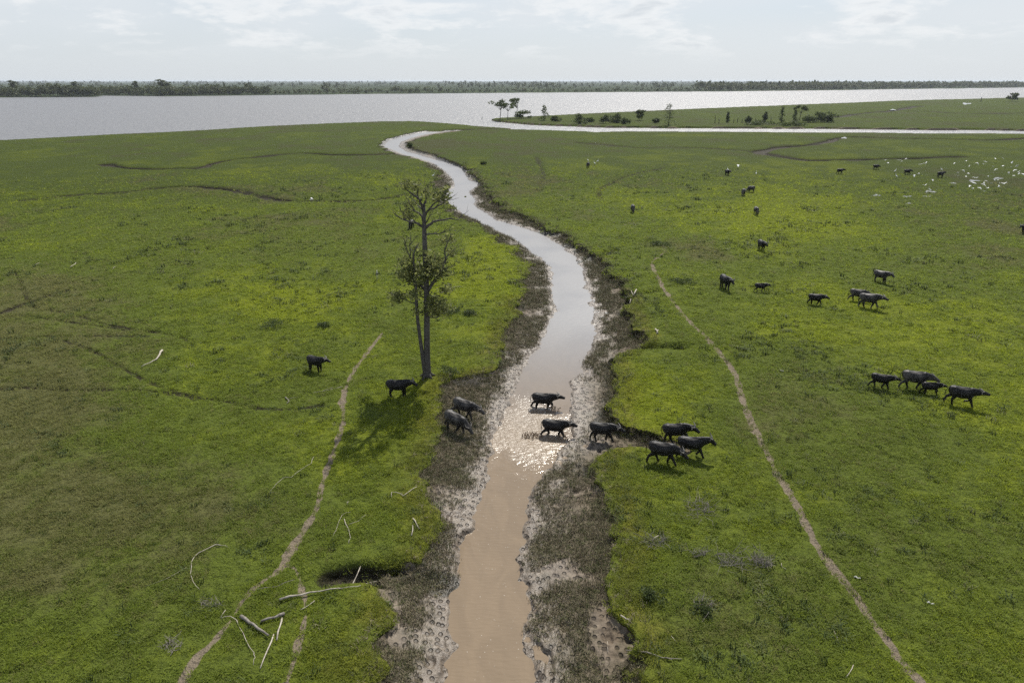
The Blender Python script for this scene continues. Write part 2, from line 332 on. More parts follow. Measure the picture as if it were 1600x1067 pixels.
def ground_material():
    m, t, out = new_mat('pasture_ground')
    geo = t.add('ShaderNodeNewGeometry'); P = geo.outputs['Position']
    lush, mud, path, rim, dw = t.attr('lush'), t.attr('mud'), t.attr('path'), t.attr('rim'), t.attr('dw')
    n1 = t.noise(P, 0.35, 5, .6); n2 = t.noise(P, 1.9, 5, .62); n3 = t.noise(P, 9.0, 4, .65)
    lv = t.math('ADD', lush, t.math('MULTIPLY', t.math('SUBTRACT', n1, .5), 1.3))
    lv = t.math('ADD', lv, t.math('MULTIPLY', t.math('SUBTRACT', n2, .5), .9))
    g = t.mix(t.ramp(lv, -.15, .85), G_MID, G_LUSH)
    g = t.mix(t.ramp(lv, -.2, -1.1, 0, .75), g, G_DRY)
    g = t.mix(t.ramp(n2, .50, .28, 0, .6), g, G_DARK)
    g = t.mix(t.ramp(n3, .5, .28, 0, .7), g, (0.030, 0.042, 0.012))
    g = t.mix(t.ramp(n3, .6, .8, 0, .25), g, (0.20, 0.20, 0.06))
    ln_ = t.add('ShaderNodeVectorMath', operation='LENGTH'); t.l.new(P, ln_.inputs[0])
    far_ = t.ramp(ln_.outputs['Value'], 70, 200)                 # open ground between tufts near by, far off the self-shade of missing tufts is put into the colour
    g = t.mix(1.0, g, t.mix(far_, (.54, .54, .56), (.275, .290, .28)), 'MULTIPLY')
    g = t.mix(t.math('MULTIPLY', rim, t.ramp(n1, .4, .6, .1, .6)), g, (0.17, 0.155, 0.03))
    # mud
    m1 = t.noise(P, 1.2, 5, .6); m2 = t.noise(P, 3.2, 4, .55)
    mc = t.mix(t.ramp(m1, .3, .7), (0.125, 0.098, 0.070), (0.225, 0.184, 0.138))
    mc = t.mix(t.ramp(m2, .55, .3, 0, .7), mc, (0.045, 0.036, 0.028))
    vo = t.add('ShaderNodeTexVoronoi', feature='F1', voronoi_dimensions='2D'); vo.inputs['Scale'].default_value = 2.7; vo.inputs['Randomness'].default_value = 1.0
    t.put(vo.inputs['Vector'], t.vmath('MULTIPLY', P, (1.0, .8, 0.0)))
    hoof = t.math('MULTIPLY', t.ramp(t.math('ADD', vo.outputs['Distance'], t.math('MULTIPLY', t.math('SUBTRACT', n2, .5), .35)), .36, .16), t.ramp(m1, .34, .52))   # hoof holes trodden into the mud, their wet mud and inner shade painted dark
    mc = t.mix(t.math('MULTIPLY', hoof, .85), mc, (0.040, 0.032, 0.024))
    wetness = t.ramp(dw, 4.5, .5)
    mc = t.mix(t.math('MULTIPLY', wetness, .3), mc, (0.13, 0.105, 0.08))
    veg = t.math('MULTIPLY', t.ramp(t.math('ADD', t.noise(P, .5, 4, .6), t.math('MULTIPLY', n3, .25)), .56, .70), t.ramp(dw, .3, 1.6))
    mc = t.mix(t.math('MULTIPLY', veg, .35), mc, (0.080, 0.072, 0.038))
    mm = t.ramp(t.math('ADD', mud, t.math('MULTIPLY', t.math('SUBTRACT', n2, .5), .55)), .36, .60)
    col = t.mix(mm, g, mc)
    col = t.mix(t.ramp(t.attr('gul_shade'), .10, .42, 0, .93), col, t.mix(n2, (0.020, 0.018, 0.011), (0.046, 0.040, 0.025)))  # dark gully mud, with the shade of gully sides and bank faces painted in
    pc = t.mix(t.noise(P, 5, 4, .6), (0.15, 0.122, 0.085), (0.29, 0.240, 0.175))
    pm = t.ramp(t.math('ADD', path, t.math('MULTIPLY', t.math('SUBTRACT', n3, .5), .5)), .34, .58)
    col = t.mix(pm, col, pc)
    rough = t.math('SUBTRACT', .92, t.math('MULTIPLY', mm, t.math('ADD', .16, t.math('MULTIPLY', wetness, .36))))
    spec = t.math('ADD', .05, t.math('MULTIPLY', mm, t.math('MULTIPLY', wetness, .42)))
    dry_ = t.math('SUBTRACT', 1.0, t.math('MULTIPLY', mm, .88))
    nb = bump(t, t.math('MULTIPLY', n3, dry_), 1.0, .14); nb = bump(t, t.math('MULTIPLY', t.noise(P, 2.6, 5, .65), t.math('SUBTRACT', 1.0, t.math('MULTIPLY', mm, .6))), 1.0, .35, nb)
    nb = bump(t, t.math('MULTIPLY', t.math('MULTIPLY', t.ramp(vo.outputs['Distance'], .34, .16), mm), -1.0), .8, .12, nb)
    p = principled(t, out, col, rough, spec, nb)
    return m
M_GROUND = ground_material()

def far_material():
    m, t, out = new_mat('far_marsh')
    P = t.add('ShaderNodeNewGeometry').outputs['Position']
    n1 = t.noise(P, .004, 5, .6); n2 = t.noise(P, .03, 4, .6)
    c = t.mix(t.ramp(n1, .35, .65), (0.018, 0.028, 0.012), (0.042, 0.058, 0.020))
    c = t.mix(t.ramp(n2, .5, .3, 0, .8), c, (0.012, 0.018, 0.010))
    principled(t, out, c, .95, .05, bump(t, n2, .8, 3.0)); return m
M_FAR = far_material()

def water_material(name, deep, creek):
    m, t, out = new_mat(name)
    P = t.add('ShaderNodeNewGeometry').outputs['Position']
    n0 = t.noise(P, .05, 4, .6)
    col = t.mix(n0, deep, tuple(v * .86 for v in deep))
    if creek:
        sw = t.noise(t.vmath('MULTIPLY', P, (1.0, .35, 1)), .9, 4, .55, 1.2)
        col = t.mix(t.ramp(sw, .35, .65, 0, .45), col, tuple(v * 1.16 for v in deep))
        cx, cy = gp(822, 672, WATER)
        d = t.vmath('SUBTRACT', P, (cx, cy, WATER))
        d = t.vmath('MULTIPLY', d, (.30, .16, 0)); ln = t.add('ShaderNodeVectorMath', operation='LENGTH'); t.l.new(d, ln.inputs[0])
        churn = t.ramp(t.math('ADD', ln.outputs['Value'], t.math('MULTIPLY', t.math('SUBTRACT', t.noise(P, .55, 3, .6), .5), 1.5)), 1.45, .1)
        wv = t.noise(t.vmath('MULTIPLY', P, (1.0, 2.4, 1)), 2.2, 3, .5, .6)
        wf = t.noise(P, 7.0, 3, .6, .5)
        calm = t.noise(t.vmath('MULTIPLY', P, (.6, 2.0, 1)), 3.0, 2, .5)
        h = t.math('ADD', t.math('MULTIPLY', calm, .2), t.math('MULTIPLY', churn, t.math('ADD', wv, t.math('MULTIPLY', wf, .35))))
        nb = bump(t, h, 1.0, .10)
        col = t.mix(t.math('MULTIPLY', churn, t.ramp(wf, .5, .7, 0, .5)), col, (0.34, 0.26, 0.18))
        sp = t.add('ShaderNodeSeparateXYZ'); t.l.new(P, sp.inputs[0])
        col = t.mix(t.ramp(sp.outputs[1], 40, 72), col, (0.198, 0.194, 0.190))      # brown water below the crossing; grey above it is sky sheen put into the colour
        wind = t.math('MULTIPLY', t.ramp(sp.outputs[1], 36, 75), t.ramp(t.noise(P, .12, 3, .5), .3, .6, .75, 1.0))     # the wind ruffles the open reach, the near pool is calm
        rg = t.math('ADD', .07, t.math('MAXIMUM', t.math('MULTIPLY', wind, .33), t.math('MULTIPLY', churn, .30)))
        principled(t, out, col, rg, .5, nb, IOR=1.45)
    else:
        w1 = t.noise(t.vmath('MULTIPLY', P, (1.0, 1.3, 1)), .22, 3, .6, .4); w2 = t.noise(P, .9, 3, .6, .3)
        h = t.math('ADD', w1, t.math('MULTIPLY', w2, .30))
        nb = bump(t, h, 1.0, 1.3)
        principled(t, out, col, .40, .5, nb, IOR=1.40)
    return m
def pool_mat():
    m, t, out = new_mat('still_pool'); principled(t, out, (0.10, 0.085, 0.065), .03, .6, None, IOR=1.45); return m
M_POOL = pool_mat()
M_CREEK = water_material('creek_water', (0.198, 0.148, 0.094), True)
M_RIVER = water_material('river_water', (0.172, 0.170, 0.168), False)

def simple_mat(name, col, rough=.8, spec=.25, var=None, nscale=3.0, bumpd=0.0):
    m, t, out = new_mat(name)
    tcn = t.add('ShaderNodeTexCoord').outputs['Object']
    c = col; nb = None
    n = t.noise(tcn, nscale, 5, .6)
    if var: c = t.mix(t.ramp(n, .3, .7), col, var)
    if bumpd: nb = bump(t, n, .8, bumpd)
    principled(t, out, c, rough, spec, nb); return m
def leaf_mat(name, a, b, trans=.45, seed=0):
    m, t, out = new_mat(name)
    P = t.add('ShaderNodeNewGeometry'); n = P.outputs['Random Per Island']
    oi = t.add('ShaderNodeObjectInfo').outputs['Random']
    c = t.mix(n, a, b); c = t.mix(t.math('MULTIPLY', oi, .5), c, tuple((x + y) * .36 for x, y in zip(a, b)))
    d = t.add('ShaderNodeBsdfPrincipled'); t.l.new(c, d.inputs['Base Color']); d.inputs['Roughness'].default_value = .6; d.inputs['Specular IOR Level'].default_value = .25
    tr = t.add('ShaderNodeBsdfTranslucent'); t.l.new(c, tr.inputs[0])
    mx = t.add('ShaderNodeMixShader'); mx.inputs[0].default_value = trans
    t.l.new(d.outputs[0], mx.inputs[1]); t.l.new(tr.outputs[0], mx.inputs[2]); t.l.new(mx.outputs[0], out.inputs[0]); return m
M_BARK = simple_mat('grey_bark', (0.050, 0.045, 0.040), .85, .2, (0.105, 0.098, 0.088), 4.0, .02)
M_BARK_D = simple_mat('dark_bark', (0.045, 0.038, 0.032), .9, .15, (0.08, 0.07, 0.06), 3.0)
M_LEAF = leaf_mat('olive_leaves', (0.060, 0.078, 0.020), (0.285, 0.300, 0.105), .5)
M_LEAF_FAR = leaf_mat('mangrove_leaves', (0.040, 0.055, 0.020), (0.120, 0.135, 0.045), .35)
M_LEAF_DK = leaf_mat('dark_shrub_leaves', (0.038, 0.056, 0.018), (0.110, 0.140, 0.042), .4)
M_DRIFT = simple_mat('bleached_wood', (0.26, 0.225, 0.18), .75, .2, (0.46, 0.42, 0.35), 6.0, .01)
M_DRIFT_D = simple_mat('weathered_grey_wood', (0.12, 0.105, 0.09), .8, .2, (0.25, 0.23, 0.20), 6.0, .01)
M_TWIG = simple_mat('dead_twigs', (0.16, 0.14, 0.115), .85, .15, (0.28, 0.255, 0.22), 8.0)
M_HORN = simple_mat('horn', (0.10, 0.092, 0.082), .45, .3, (0.24, 0.225, 0.20), 9.0)
M_EGRET = simple_mat('white_plumage', (0.80, 0.80, 0.78), .8, .2)
M_BEAK = simple_mat('yellow_beak', (0.55, 0.36, 0.06), .5, .4)
M_LEGS = simple_mat('dark_bird_legs', (0.03, 0.03, 0.03), .6, .3)
M_DUSKY = simple_mat('dusky_plumage', (0.035, 0.035, 0.04), .7, .3, (0.08, 0.08, 0.09), 6.0)
M_PALE = simple_mat('pale_litter', (0.30, 0.30, 0.28), .7, .2, (0.42, 0.42, 0.40), 5.0)
def hide_mat(name, dark, mudc, amount):
    m, t, out = new_mat(name)
    tcn = t.add('ShaderNodeTexCoord').outputs['Object']
    sp = t.add('ShaderNodeSeparateXYZ'); t.l.new(tcn, sp.inputs[0])
    n = t.noise(tcn, 2.6, 5, .62); n2 = t.noise(tcn, 22, 3, .6)
    c = t.mix(t.math('MULTIPLY', t.ramp(n, .42, .66), amount), dark, mudc)
    c = t.mix(t.ramp(n2, .55, .75, 0, .2), c, tuple(v * 1.5 for v in dark))
    principled(t, out, c, t.ramp(n, .3, .7, .44, .58), .22, bump(t, t.noise(tcn, 7.0, 1, .4), .25, .03)); return m
M_HIDE = hide_mat('black_hide', (0.0060, 0.0056, 0.0056), (0.034, 0.031, 0.029), .7)
M_HIDE_B = hide_mat('jet_hide', (0.0055, 0.0050, 0.0050), (0.018, 0.016, 0.015), .6)
M_HIDE_G = hide_mat('muddy_grey_hide', (0.015, 0.0142, 0.0138), (0.098, 0.090, 0.081), .95)
M_EYE = simple_mat('eye', (0.01, 0.008, 0.007), .1, .6)

# ------------------------------------------------------------------ object helpers
def link(name, me, mats, parent=None):
    o = bpy.data.objects.new(name, me); COL.objects.link(o)
    if mats is not None and len(me.materials) == 0:
        for m in (mats if isinstance(mats, (list, tuple)) else [mats]): me.materials.append(m)
    if parent is not None: o.parent = parent
    return o
def tag(o, label=None, cat=None, group=None, kind=None):
    if label: o['label'] = label
    if cat: o['category'] = cat
    if group: o['group'] = group
    if kind: o['kind'] = kind
    return o
def empty(name, loc, rz=0.0, scale=1.0):
    o = bpy.data.objects.new(name, None); COL.objects.link(o); o.empty_display_size = .3
    o.location = loc; o.rotation_euler = (0, 0, rz); o.scale = (scale,) * 3
    return o
def mesh_np(name, verts, faces, smooth=False, midx=None):
    me = bpy.data.meshes.new(name)
    verts = np.asarray(verts, np.float32); faces = np.asarray(faces, np.int32)
    k = faces.shape[1]
    me.vertices.add(len(verts)); me.vertices.foreach_set('co', verts.ravel())
    me.loops.add(faces.size); me.loops.foreach_set('vertex_index', faces.ravel())
    me.polygons.add(len(faces)); me.polygons.foreach_set('loop_start', np.arange(0, faces.size, k, dtype=np.int32))
    if midx is not None: me.polygons.foreach_set('material_index', np.asarray(midx, np.int32))
    me.polygons.foreach_set('use_smooth', np.full(len(faces), smooth))
    me.update(calc_edges=True); return me
class MB:
    """collects vertices and faces of one mesh"""
    def __init__(s): s.v = []; s.f = []; s.m = []
    def tube(s, pts, rad, n=6, mat=0, cap=True):
        pts = [Vector(p) for p in pts]; base = len(s.v); prev = None
        for i, p in enumerate(pts):
            d = (pts[min(i + 1, len(pts) - 1)] - pts[max(i - 1, 0)]).normalized()
            if prev is None:
                a = Vector((0, 0, 1)) if abs(d.z) < .9 else Vector((1, 0, 0)); u = d.cross(a).normalized()
            else: u = (prev - d * prev.dot(d)).normalized()
            prev = u; v = d.cross(u); r = rad[i] if isinstance(rad, (list, tuple)) else rad
            for k in range(n):
                a = 2 * math.pi * k / n; s.v.append(p + (u * math.cos(a) + v * math.sin(a)) * r)
        for i in range(len(pts) - 1):
            for k in range(n):
                a = base + i * n + k; b = base + i * n + (k + 1) % n
                s.f.append((a, b, b + n, a + n)); s.m.append(mat)
        if cap:
            s.f.append(tuple(base + k for k in reversed(range(n)))); s.m.append(mat)
            e = base + (len(pts) - 1) * n; s.f.append(tuple(e + k for k in range(n))); s.m.append(mat)
    def loft(s, rings, n=12, mat=0):
        """rings: (centre, u axis * radius, v axis * radius)"""
        base = len(s.v)
        for c, u, v in rings:
            for k in range(n):
                a = 2 * math.pi * k / n; s.v.append(Vector(c) + Vector(u) * math.cos(a) + Vector(v) * math.sin(a))
        for i in range(len(rings) - 1):
            for k in range(n):
                a = base + i * n + k; b = base + i * n + (k + 1) % n
                s.f.append((a, b, b + n, a + n)); s.m.append(mat)
        s.f.append(tuple(base + k for k in reversed(range(n)))); s.m.append(mat)
        e = base + (len(rings) - 1) * n; s.f.append(tuple(e + k for k in range(n))); s.m.append(mat)
    def leaf(s, p, size, mat=0, up=.3, asp=.55):
        d = Vector((random.gauss(0, 1), random.gauss(0, 1), random.gauss(0, .7) + up)).normalized()
        q = d.cross(Vector((random.gauss(0, 1), random.gauss(0, 1), random.gauss(0, 1)))).normalized()
        b = len(s.v); p = Vector(p); L = size * random.uniform(.7, 1.3); W = L * asp
        s.v += [p, p + d * L * .5 + q * W * .5, p + d * L, p + d * L * .5 - q * W * .5]
        s.f.append((b, b + 1, b + 2, b + 3)); s.m.append(mat)
    def build(s, name, smooth=False):
        me = bpy.data.meshes.new(name); me.from_pydata([tuple(v) for v in s.v], [], s.f)
        me.polygons.foreach_set('material_index', s.m); me.polygons.foreach_set('use_smooth', [smooth] * len(s.f)); me.update(); return me

# ------------------------------------------------------------------ the land, one height field cut into pasture, mud, path and far shore
rows = np.concatenate([np.arange(1190, 560, -1.6), np.arange(560, 340, -1.05), np.arange(340, 232, -0.72), np.arange(232, 162, -0.52), np.arange(162, 130, -0.34), np.array([129.6, 129.2, 128.8, 128.4, 128.1, 127.8, 127.5, 127.3, 127.1])])
cols = np.concatenate([np.arange(-280, 556, 3.3), np.arange(556, 1090, 1.6), np.arange(1090, 1885, 3.3)])
PXg, PYg = np.meshgrid(cols, rows)
GX, GY = ground(PXg, PYg)
GZ, GM = terrain(GX, GY)
nr, nc = GX.shape
idx = np.arange(nr * nc).reshape(nr, nc)
quads = np.stack([idx[:-1, :-1], idx[:-1, 1:], idx[1:, 1:], idx[1:, :-1]], -1).reshape(-1, 4)
VZ = GZ.ravel(); VV = np.stack([GX.ravel(), GY.ravel(), VZ], 1)
qmax = VZ[quads].max(1)
def qmean(k): return GM[k].ravel()[quads].mean(1)
keep = qmax > WATER - 0.9
q_far = qmean('far') > .5; q_path = (qmean('path') > .5) & ~q_far; q_mud = (qmean('mud') > .55) & ~q_far & ~q_path
def land_piece(name, sel, label, cat, mat):
    f = quads[sel & keep]; used = np.unique(f); remap = np.full(len(VV), -1, np.int64); remap[used] = np.arange(len(used))
    me = mesh_np(name, VV[used], remap[f], smooth=True)
    for k in ('lush', 'mud', 'path', 'rim', 'dw', 'gul_shade'):
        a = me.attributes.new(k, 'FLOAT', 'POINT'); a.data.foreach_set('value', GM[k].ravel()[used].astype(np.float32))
    return tag(link(name, me, mat), label, cat, kind='structure')
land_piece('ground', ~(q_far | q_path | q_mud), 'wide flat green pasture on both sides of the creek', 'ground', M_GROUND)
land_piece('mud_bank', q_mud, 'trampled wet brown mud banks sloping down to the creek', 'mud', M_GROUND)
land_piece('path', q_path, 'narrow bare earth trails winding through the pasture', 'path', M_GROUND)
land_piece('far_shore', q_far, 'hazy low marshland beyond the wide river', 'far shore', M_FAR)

# creek water: strip between the banks
ys = np.unique(np.concatenate([np.arange(14, 90, .8), np.arange(90, CREEK_END + 4, 2.0)]))
l = np.interp(ys, *T_LW) - 1.6 - ys / 250; r = np.interp(ys, *T_RW) + 1.6 + ys / 250
K = 14
cv = np.stack([np.stack([l + (r - l) * k / K, ys, np.full_like(ys, WATER)], -1) for k in range(K + 1)], 1)
ci = np.arange(len(ys) * (K + 1)).reshape(len(ys), K + 1)
cq = np.stack([ci[:-1, :-1], ci[:-1, 1:], ci[1:, 1:], ci[1:, :-1]], -1).reshape(-1, 4)
tag(link('creek', mesh_np('creek', cv.reshape(-1, 3), cq), M_CREEK), 'muddy brown creek winding from the foreground to the river', 'creek', kind='structure')
# wide river
tag(link('river', mesh_np('river', [(-6000, 262, WATER - .06), (9000, 262, WATER - .06), (9000, 9000, WATER - .06), (-6000, 9000, WATER - .06)], [(0, 1, 2, 3)]), M_RIVER),
    'wide silvery grey brown river glittering in the sun', 'river', kind='structure')
# shallow puddles in the far pasture
for x, y, wx, wy, lab in [(1370,305.5,7,1.4,'small bright puddle left of the others in the far right pasture'),(1417,307.3,8,1.2,'thin bright puddle in the middle of the far puddles'),
        (1452,299.8,11,1.6,'longest bright puddle below the flying egrets'),(1449,307,7,1.1,'small bright puddle just below the longest one'),(1420,318.3,6,1.2,'lowest small puddle of the far right pasture'),
        (1522,282.6,10,1.2,'pale puddle left under the egret flock'),(1559,279,8,1.3,'pale puddle right under the egret flock'),(1489,286.6,6,.8,'faint puddle right of the buffalo carrying an egret'),
        (1319,215.8,5,1.2,'bright pool at the bend of the far drainage ditch'),(1510,162.3,8,1.3,'bright pond on the grassy spit near the post'),(1395,173.5,5,.9,'small pool in the ditch across the spit')]:
    c = at(x, y); zmax = -9; pts = []
    for k in range(22):
        a = 2 * math.pi * k / 22; rr = .85 + .28 * math.sin(3 * a + x) + .2 * math.sin(5 * a + y) + .12 * math.sin(9 * a)
        X, Y = gp(x + wx * rr * math.cos(a), y + wy * rr * math.sin(a), c.z); pts.append((X, Y)); zmax = max(zmax, H(X, Y))
    me = bpy.data.meshes.new('puddle'); me.from_pydata([(a, b, zmax + .02) for a, b in pts], [], [tuple(range(22))[::-1]]); me.update()
    tag(link('puddle', me, M_POOL), lab, 'puddle', 'shallow puddles in the pasture', kind='structure')

HAZE_D = 0.5e-4
# ------------------------------------------------------------------ haze over the river and beyond
def box_mesh(name, a, b):
    v = [(x, y, z) for x in (a[0], b[0]) for y in (a[1], b[1]) for z in (a[2], b[2])]
    return mesh_np(name, v, [(0, 1, 3, 2), (4, 6, 7, 5), (0, 4, 5, 1), (2, 3, 7, 6), (0, 2, 6, 4), (1, 5, 7, 3)])
HAZE_M = bpy.data.materials.new('haze'); HAZE_M.use_nodes = True
ht = NT(HAZE_M.node_tree); ht.n.clear()
pv = ht.add('ShaderNodeVolumePrincipled'); pv.inputs['Color'].default_value = (0.80, 0.88, 0.97, 1); pv.inputs['Density'].default_value = HAZE_D
pv.inputs['Anisotropy'].default_value = 0.2
ho = ht.add('ShaderNodeOutputMaterial'); ht.l.new(pv.outputs[0], ho.inputs['Volume'])
tag(link('haze', box_mesh('haze', (-90000, -400, -5.0), (90000, 90000, 30.0)), HAZE_M), 'pale bluish haze hanging over the distant river and marsh', 'haze', kind='stuff')

# ------------------------------------------------------------------ water buffaloes
def d2(a): return Vector((math.sin(R(a)), 0, -math.cos(R(a))))
def leg_chain(hind, swing, flex):
    if hind:
        p = [Vector((-.60, 0, 1.00))]; seg = [(22 + swing * .7 + flex * .35, .34), (-30 + swing - flex * .5, .36), (3 + swing * .9 - flex, .30), (16 + swing * .3 - flex, .09)]
        rad = [.21, .17, .094, .074, .082]
    else:
        p = [Vector((.50, 0, .97))]; seg = [(-10 + swing * .5 + flex * .3, .29), (4 + swing + flex * .5, .31), (swing - flex * .9, .28), (14 + swing * .4 - flex * .9, .09)]
        rad = [.18, .145, .098, .073, .080]
    for a, L in seg: p.append(p[-1] + d2(a) * L)
    return p, rad
BODY = [(-.90, 1.15, .13, .14), (-.84, 1.11, .25, .26), (-.70, 1.08, .31, .34), (-.48, 1.04, .355, .385), (-.20, .985, .42, .435), (.08, .975, .42, .435), (.34, 1.01, .375, .43), (.56, 1.05, .30, .40), (.72, 1.08, .22, .31), (.80, 1.10, .15, .22)]
def buffalo_parts(pose, rnd, calf=False):
    """meshes of one animal, x forward, feet at z = 0"""
    mb = MB(); ex = Vector((1, 0, 0)); ey = Vector((0, 1, 0)); ez = Vector((0, 0, 1))
    legs = []
    for i, (sw, fl) in enumerate(pose['legs']):
        hind = i >= 2; side = 1 if i % 2 == 0 else -1
        c, r = leg_chain(hind, sw, fl); c = [q + ey * side * ((.17 if hind else .155) - .02 * (k > 1)) for k, q in enumerate(c)]
        legs.append((c, r))
    low = min(c[-1].z for c, r in legs)
    slim = .86 if calf else 1.0
    mb.loft([((x, 0, z - (.03 if calf else 0)), ey * ry * slim, ez * rz * slim) for x, z, ry, rz in BODY], 14)
    # hip bones, withers
    mb.loft([((-.74, 0, 1.34), ey * .16, ez * .06), ((-.54, 0, 1.36), ey * .29, ez * .07), ((-.42, 0, 1.35), ey * .20, ez * .06), ((-.1, 0, 1.37), ey * .06, ez * .06), ((.30, 0, 1.41), ey * .07, ez * .07), ((.62, 0, 1.36), ey * .06, ez * .06)], 8)
    for c, r in legs:
        rr = [q * (.82 if calf else 1) for q in r]
        mb.tube(c, rr, 8)
        e = c[-1]; mb.tube([e + Vector((0, 0, .02)), e + Vector((.045, 0, -.03))], [.062, .072], 8)
    na, ha, yaw = pose['neck'], pose['head'], pose.get('yaw', 0)
    nd = Vector((math.cos(R(na)) * math.cos(R(yaw * .5)), math.cos(R(na)) * math.sin(R(yaw * .5)), math.sin(R(na))))
    hd = Vector((math.cos(R(ha)) * math.cos(R(yaw)), math.cos(R(ha)) * math.sin(R(yaw)), math.sin(R(ha))))
    n0 = Vector((.52, 0, 1.14)); nl = .68 if not calf else .58; poll = n0 + nd * nl
    def frame(d):
        s_ = ez.cross(d).normalized(); return s_, d.cross(s_)
    sN, uN = frame(nd); sH, uH = frame(hd)
    mb.loft([(n0, sN * .25, uN * .35), (n0 + nd * .25, sN * .21, uN * .315), (n0 + nd * .5, sN * .175, uN * .255), (poll, sN * .145, uN * .19)], 12)
    hl = .50 if not calf else .42
    mb.loft([(poll - hd * .08, sH * .11, uH * .12), (poll + hd * .03, sH * .145, uH * .165), (poll + hd * .17, sH * .135, uH * .155), (poll + hd * hl * .62, sH * .112, uH * .125), (poll + hd * hl * .88, sH * .122, uH * .112), (poll + hd * hl, sH * .10, uH * .085)], 12)
    lowest = low - .03
    me = mb.build('tmp'); tmp = bpy.data.objects.new('tmp', me); COL.objects.link(tmp)
    m = tmp.modifiers.new('r', 'REMESH'); m.mode = 'VOXEL'; m.voxel_size = .030; m.use_smooth_shade = True
    sm = tmp.modifiers.new('s', 'SMOOTH'); sm.factor = .5; sm.iterations = 5
    dg = bpy.context.evaluated_depsgraph_get(); body = bpy.data.meshes.new_from_object(tmp.evaluated_get(dg)); body.name = 'buffalo_body'
    bpy.data.objects.remove(tmp); bpy.data.meshes.remove(me)
    n = len(body.vertices); co = np.empty(n * 3, np.float32); body.vertices.foreach_get('co', co); co = co.reshape(-1, 3)
    co += (0.012 * fbm(co[:, 0] * 1.3 + co[:, 1], co[:, 2] + co[:, 1], .16, 2, 5))[:, None]
    co[:, 2] -= lowest; body.vertices.foreach_set('co', co.ravel()); body.polygons.foreach_set('use_smooth', [True] * len(body.polygons)); body.update()
    lift = Vector((0, 0, -lowest))
    horns, ears = [], []
    for sd in (1, -1):
        b = poll + uH * .10 + sH * sd * .075 + hd * .02; hb = MB()
        k = .4 if calf else pose.get('horn', 1.15)
        pts = [b, b + (sH * sd * .11 + uH * .02 - hd * .06) * k, b + (sH * sd * .20 + uH * .03 - hd * .16) * k, b + (sH * sd * .19 + uH * .08 - hd * .26) * k]
        hb.tube([q + lift for q in pts], [.052, .045, .034, .012], 7); horns.append(hb.build('buffalo_horn', True))
        eb = MB(); e0 = poll + sH * sd * .11 + uH * .02 - hd * .02; ed = (sH * sd - hd * .25 - ez * .15).normalized(); eu = ed.cross(hd).normalized()
        eb.loft([(e0 + lift, hd * .022, eu * .014), (e0 + ed * .07 + lift, hd * .07, eu * .02), (e0 + ed * .16 + lift, hd * .06, eu * .016), (e0 + ed * .25 + lift, hd * .010, eu * .006)], 8); ears.append(eb.build('buffalo_ear', True))
    tb = MB(); ts = pose.get('tail', 0.0); t0 = Vector((-.88, 0, 1.24)) + lift
    tp = [t0, t0 + Vector((-.07 - ts * .1, .02, -.05 + ts * .06)), t0 + Vector((-.10 - ts * .3, .03, -.30 + ts * .22)), t0 + Vector((-.08 - ts * .45, .02, -.55 + ts * .35)), t0 + Vector((-.06 - ts * .5, .0, -.75 + ts * .42))]
    tb.tube(tp, [.035, .028, .02, .03, .012], 7); tail = tb.build('buffalo_tail', True)
    return dict(body=body, horns=horns, ears=ears, tail=tail)
W1 = [(22, 0), (-20, 6), (-20, 0), (18, 0)]; W2 = [(-18, 4), (24, 0), (20, 0), (-22, 8)]
W3 = [(12, 30), (-14, 0), (-24, 10), (10, 0)]; TR = [(6, 55), (14, 0), (-22, 0), (14, 0)]; ST = [(3, 0), (-4, 0), (-6, 0), (5, 0)]; ST2 = [(-6, 0), (6, 0), (4, 0), (-10, 0)]
POSES = {
 'walk': dict(legs=W1, neck=2, head=-24, yaw=-10), 'walk_b': dict(legs=W2, neck=-6, head=-32, yaw=8), 'trot': dict(legs=TR, neck=10, head=-12, tail=.3),
 'wade': dict(legs=W3, neck=8, head=-14, tail=.1), 'wade_b': dict(legs=W2, neck=10, head=-20), 'climb': dict(legs=[(28, 0), (-12, 12), (-14, 0), (24, 0)], neck=-2, head=-38, yaw=-15),
 'low': dict(legs=W2, neck=-20, head=-42, tail=.25), 'low_b': dict(legs=W1, neck=-26, head=-34), 'stride': dict(legs=[(-10, 40), (20, 0), (16, 0), (-20, 6)], neck=16, head=-48),
 'step': dict(legs=[(-16, 0), (26, 0), (-10, 14), (16, 0)], neck=0, head=-26, yaw=-6),
 'stand': dict(legs=ST, neck=10, head=-40), 'graze': dict(legs=ST2, neck=-42, head=-72), 'look': dict(legs=ST, neck=12, head=-30, yaw=30),
 'calf': dict(legs=W2, neck=12, head=-16, tail=.1), 'calf_b': dict(legs=TR, neck=4, head=-14), 'gallop': dict(legs=[(-16, 70), (24, 0), (-26, 0), (10, 0)], neck=8, head=-10, tail=.2),
}
CACHE = {}
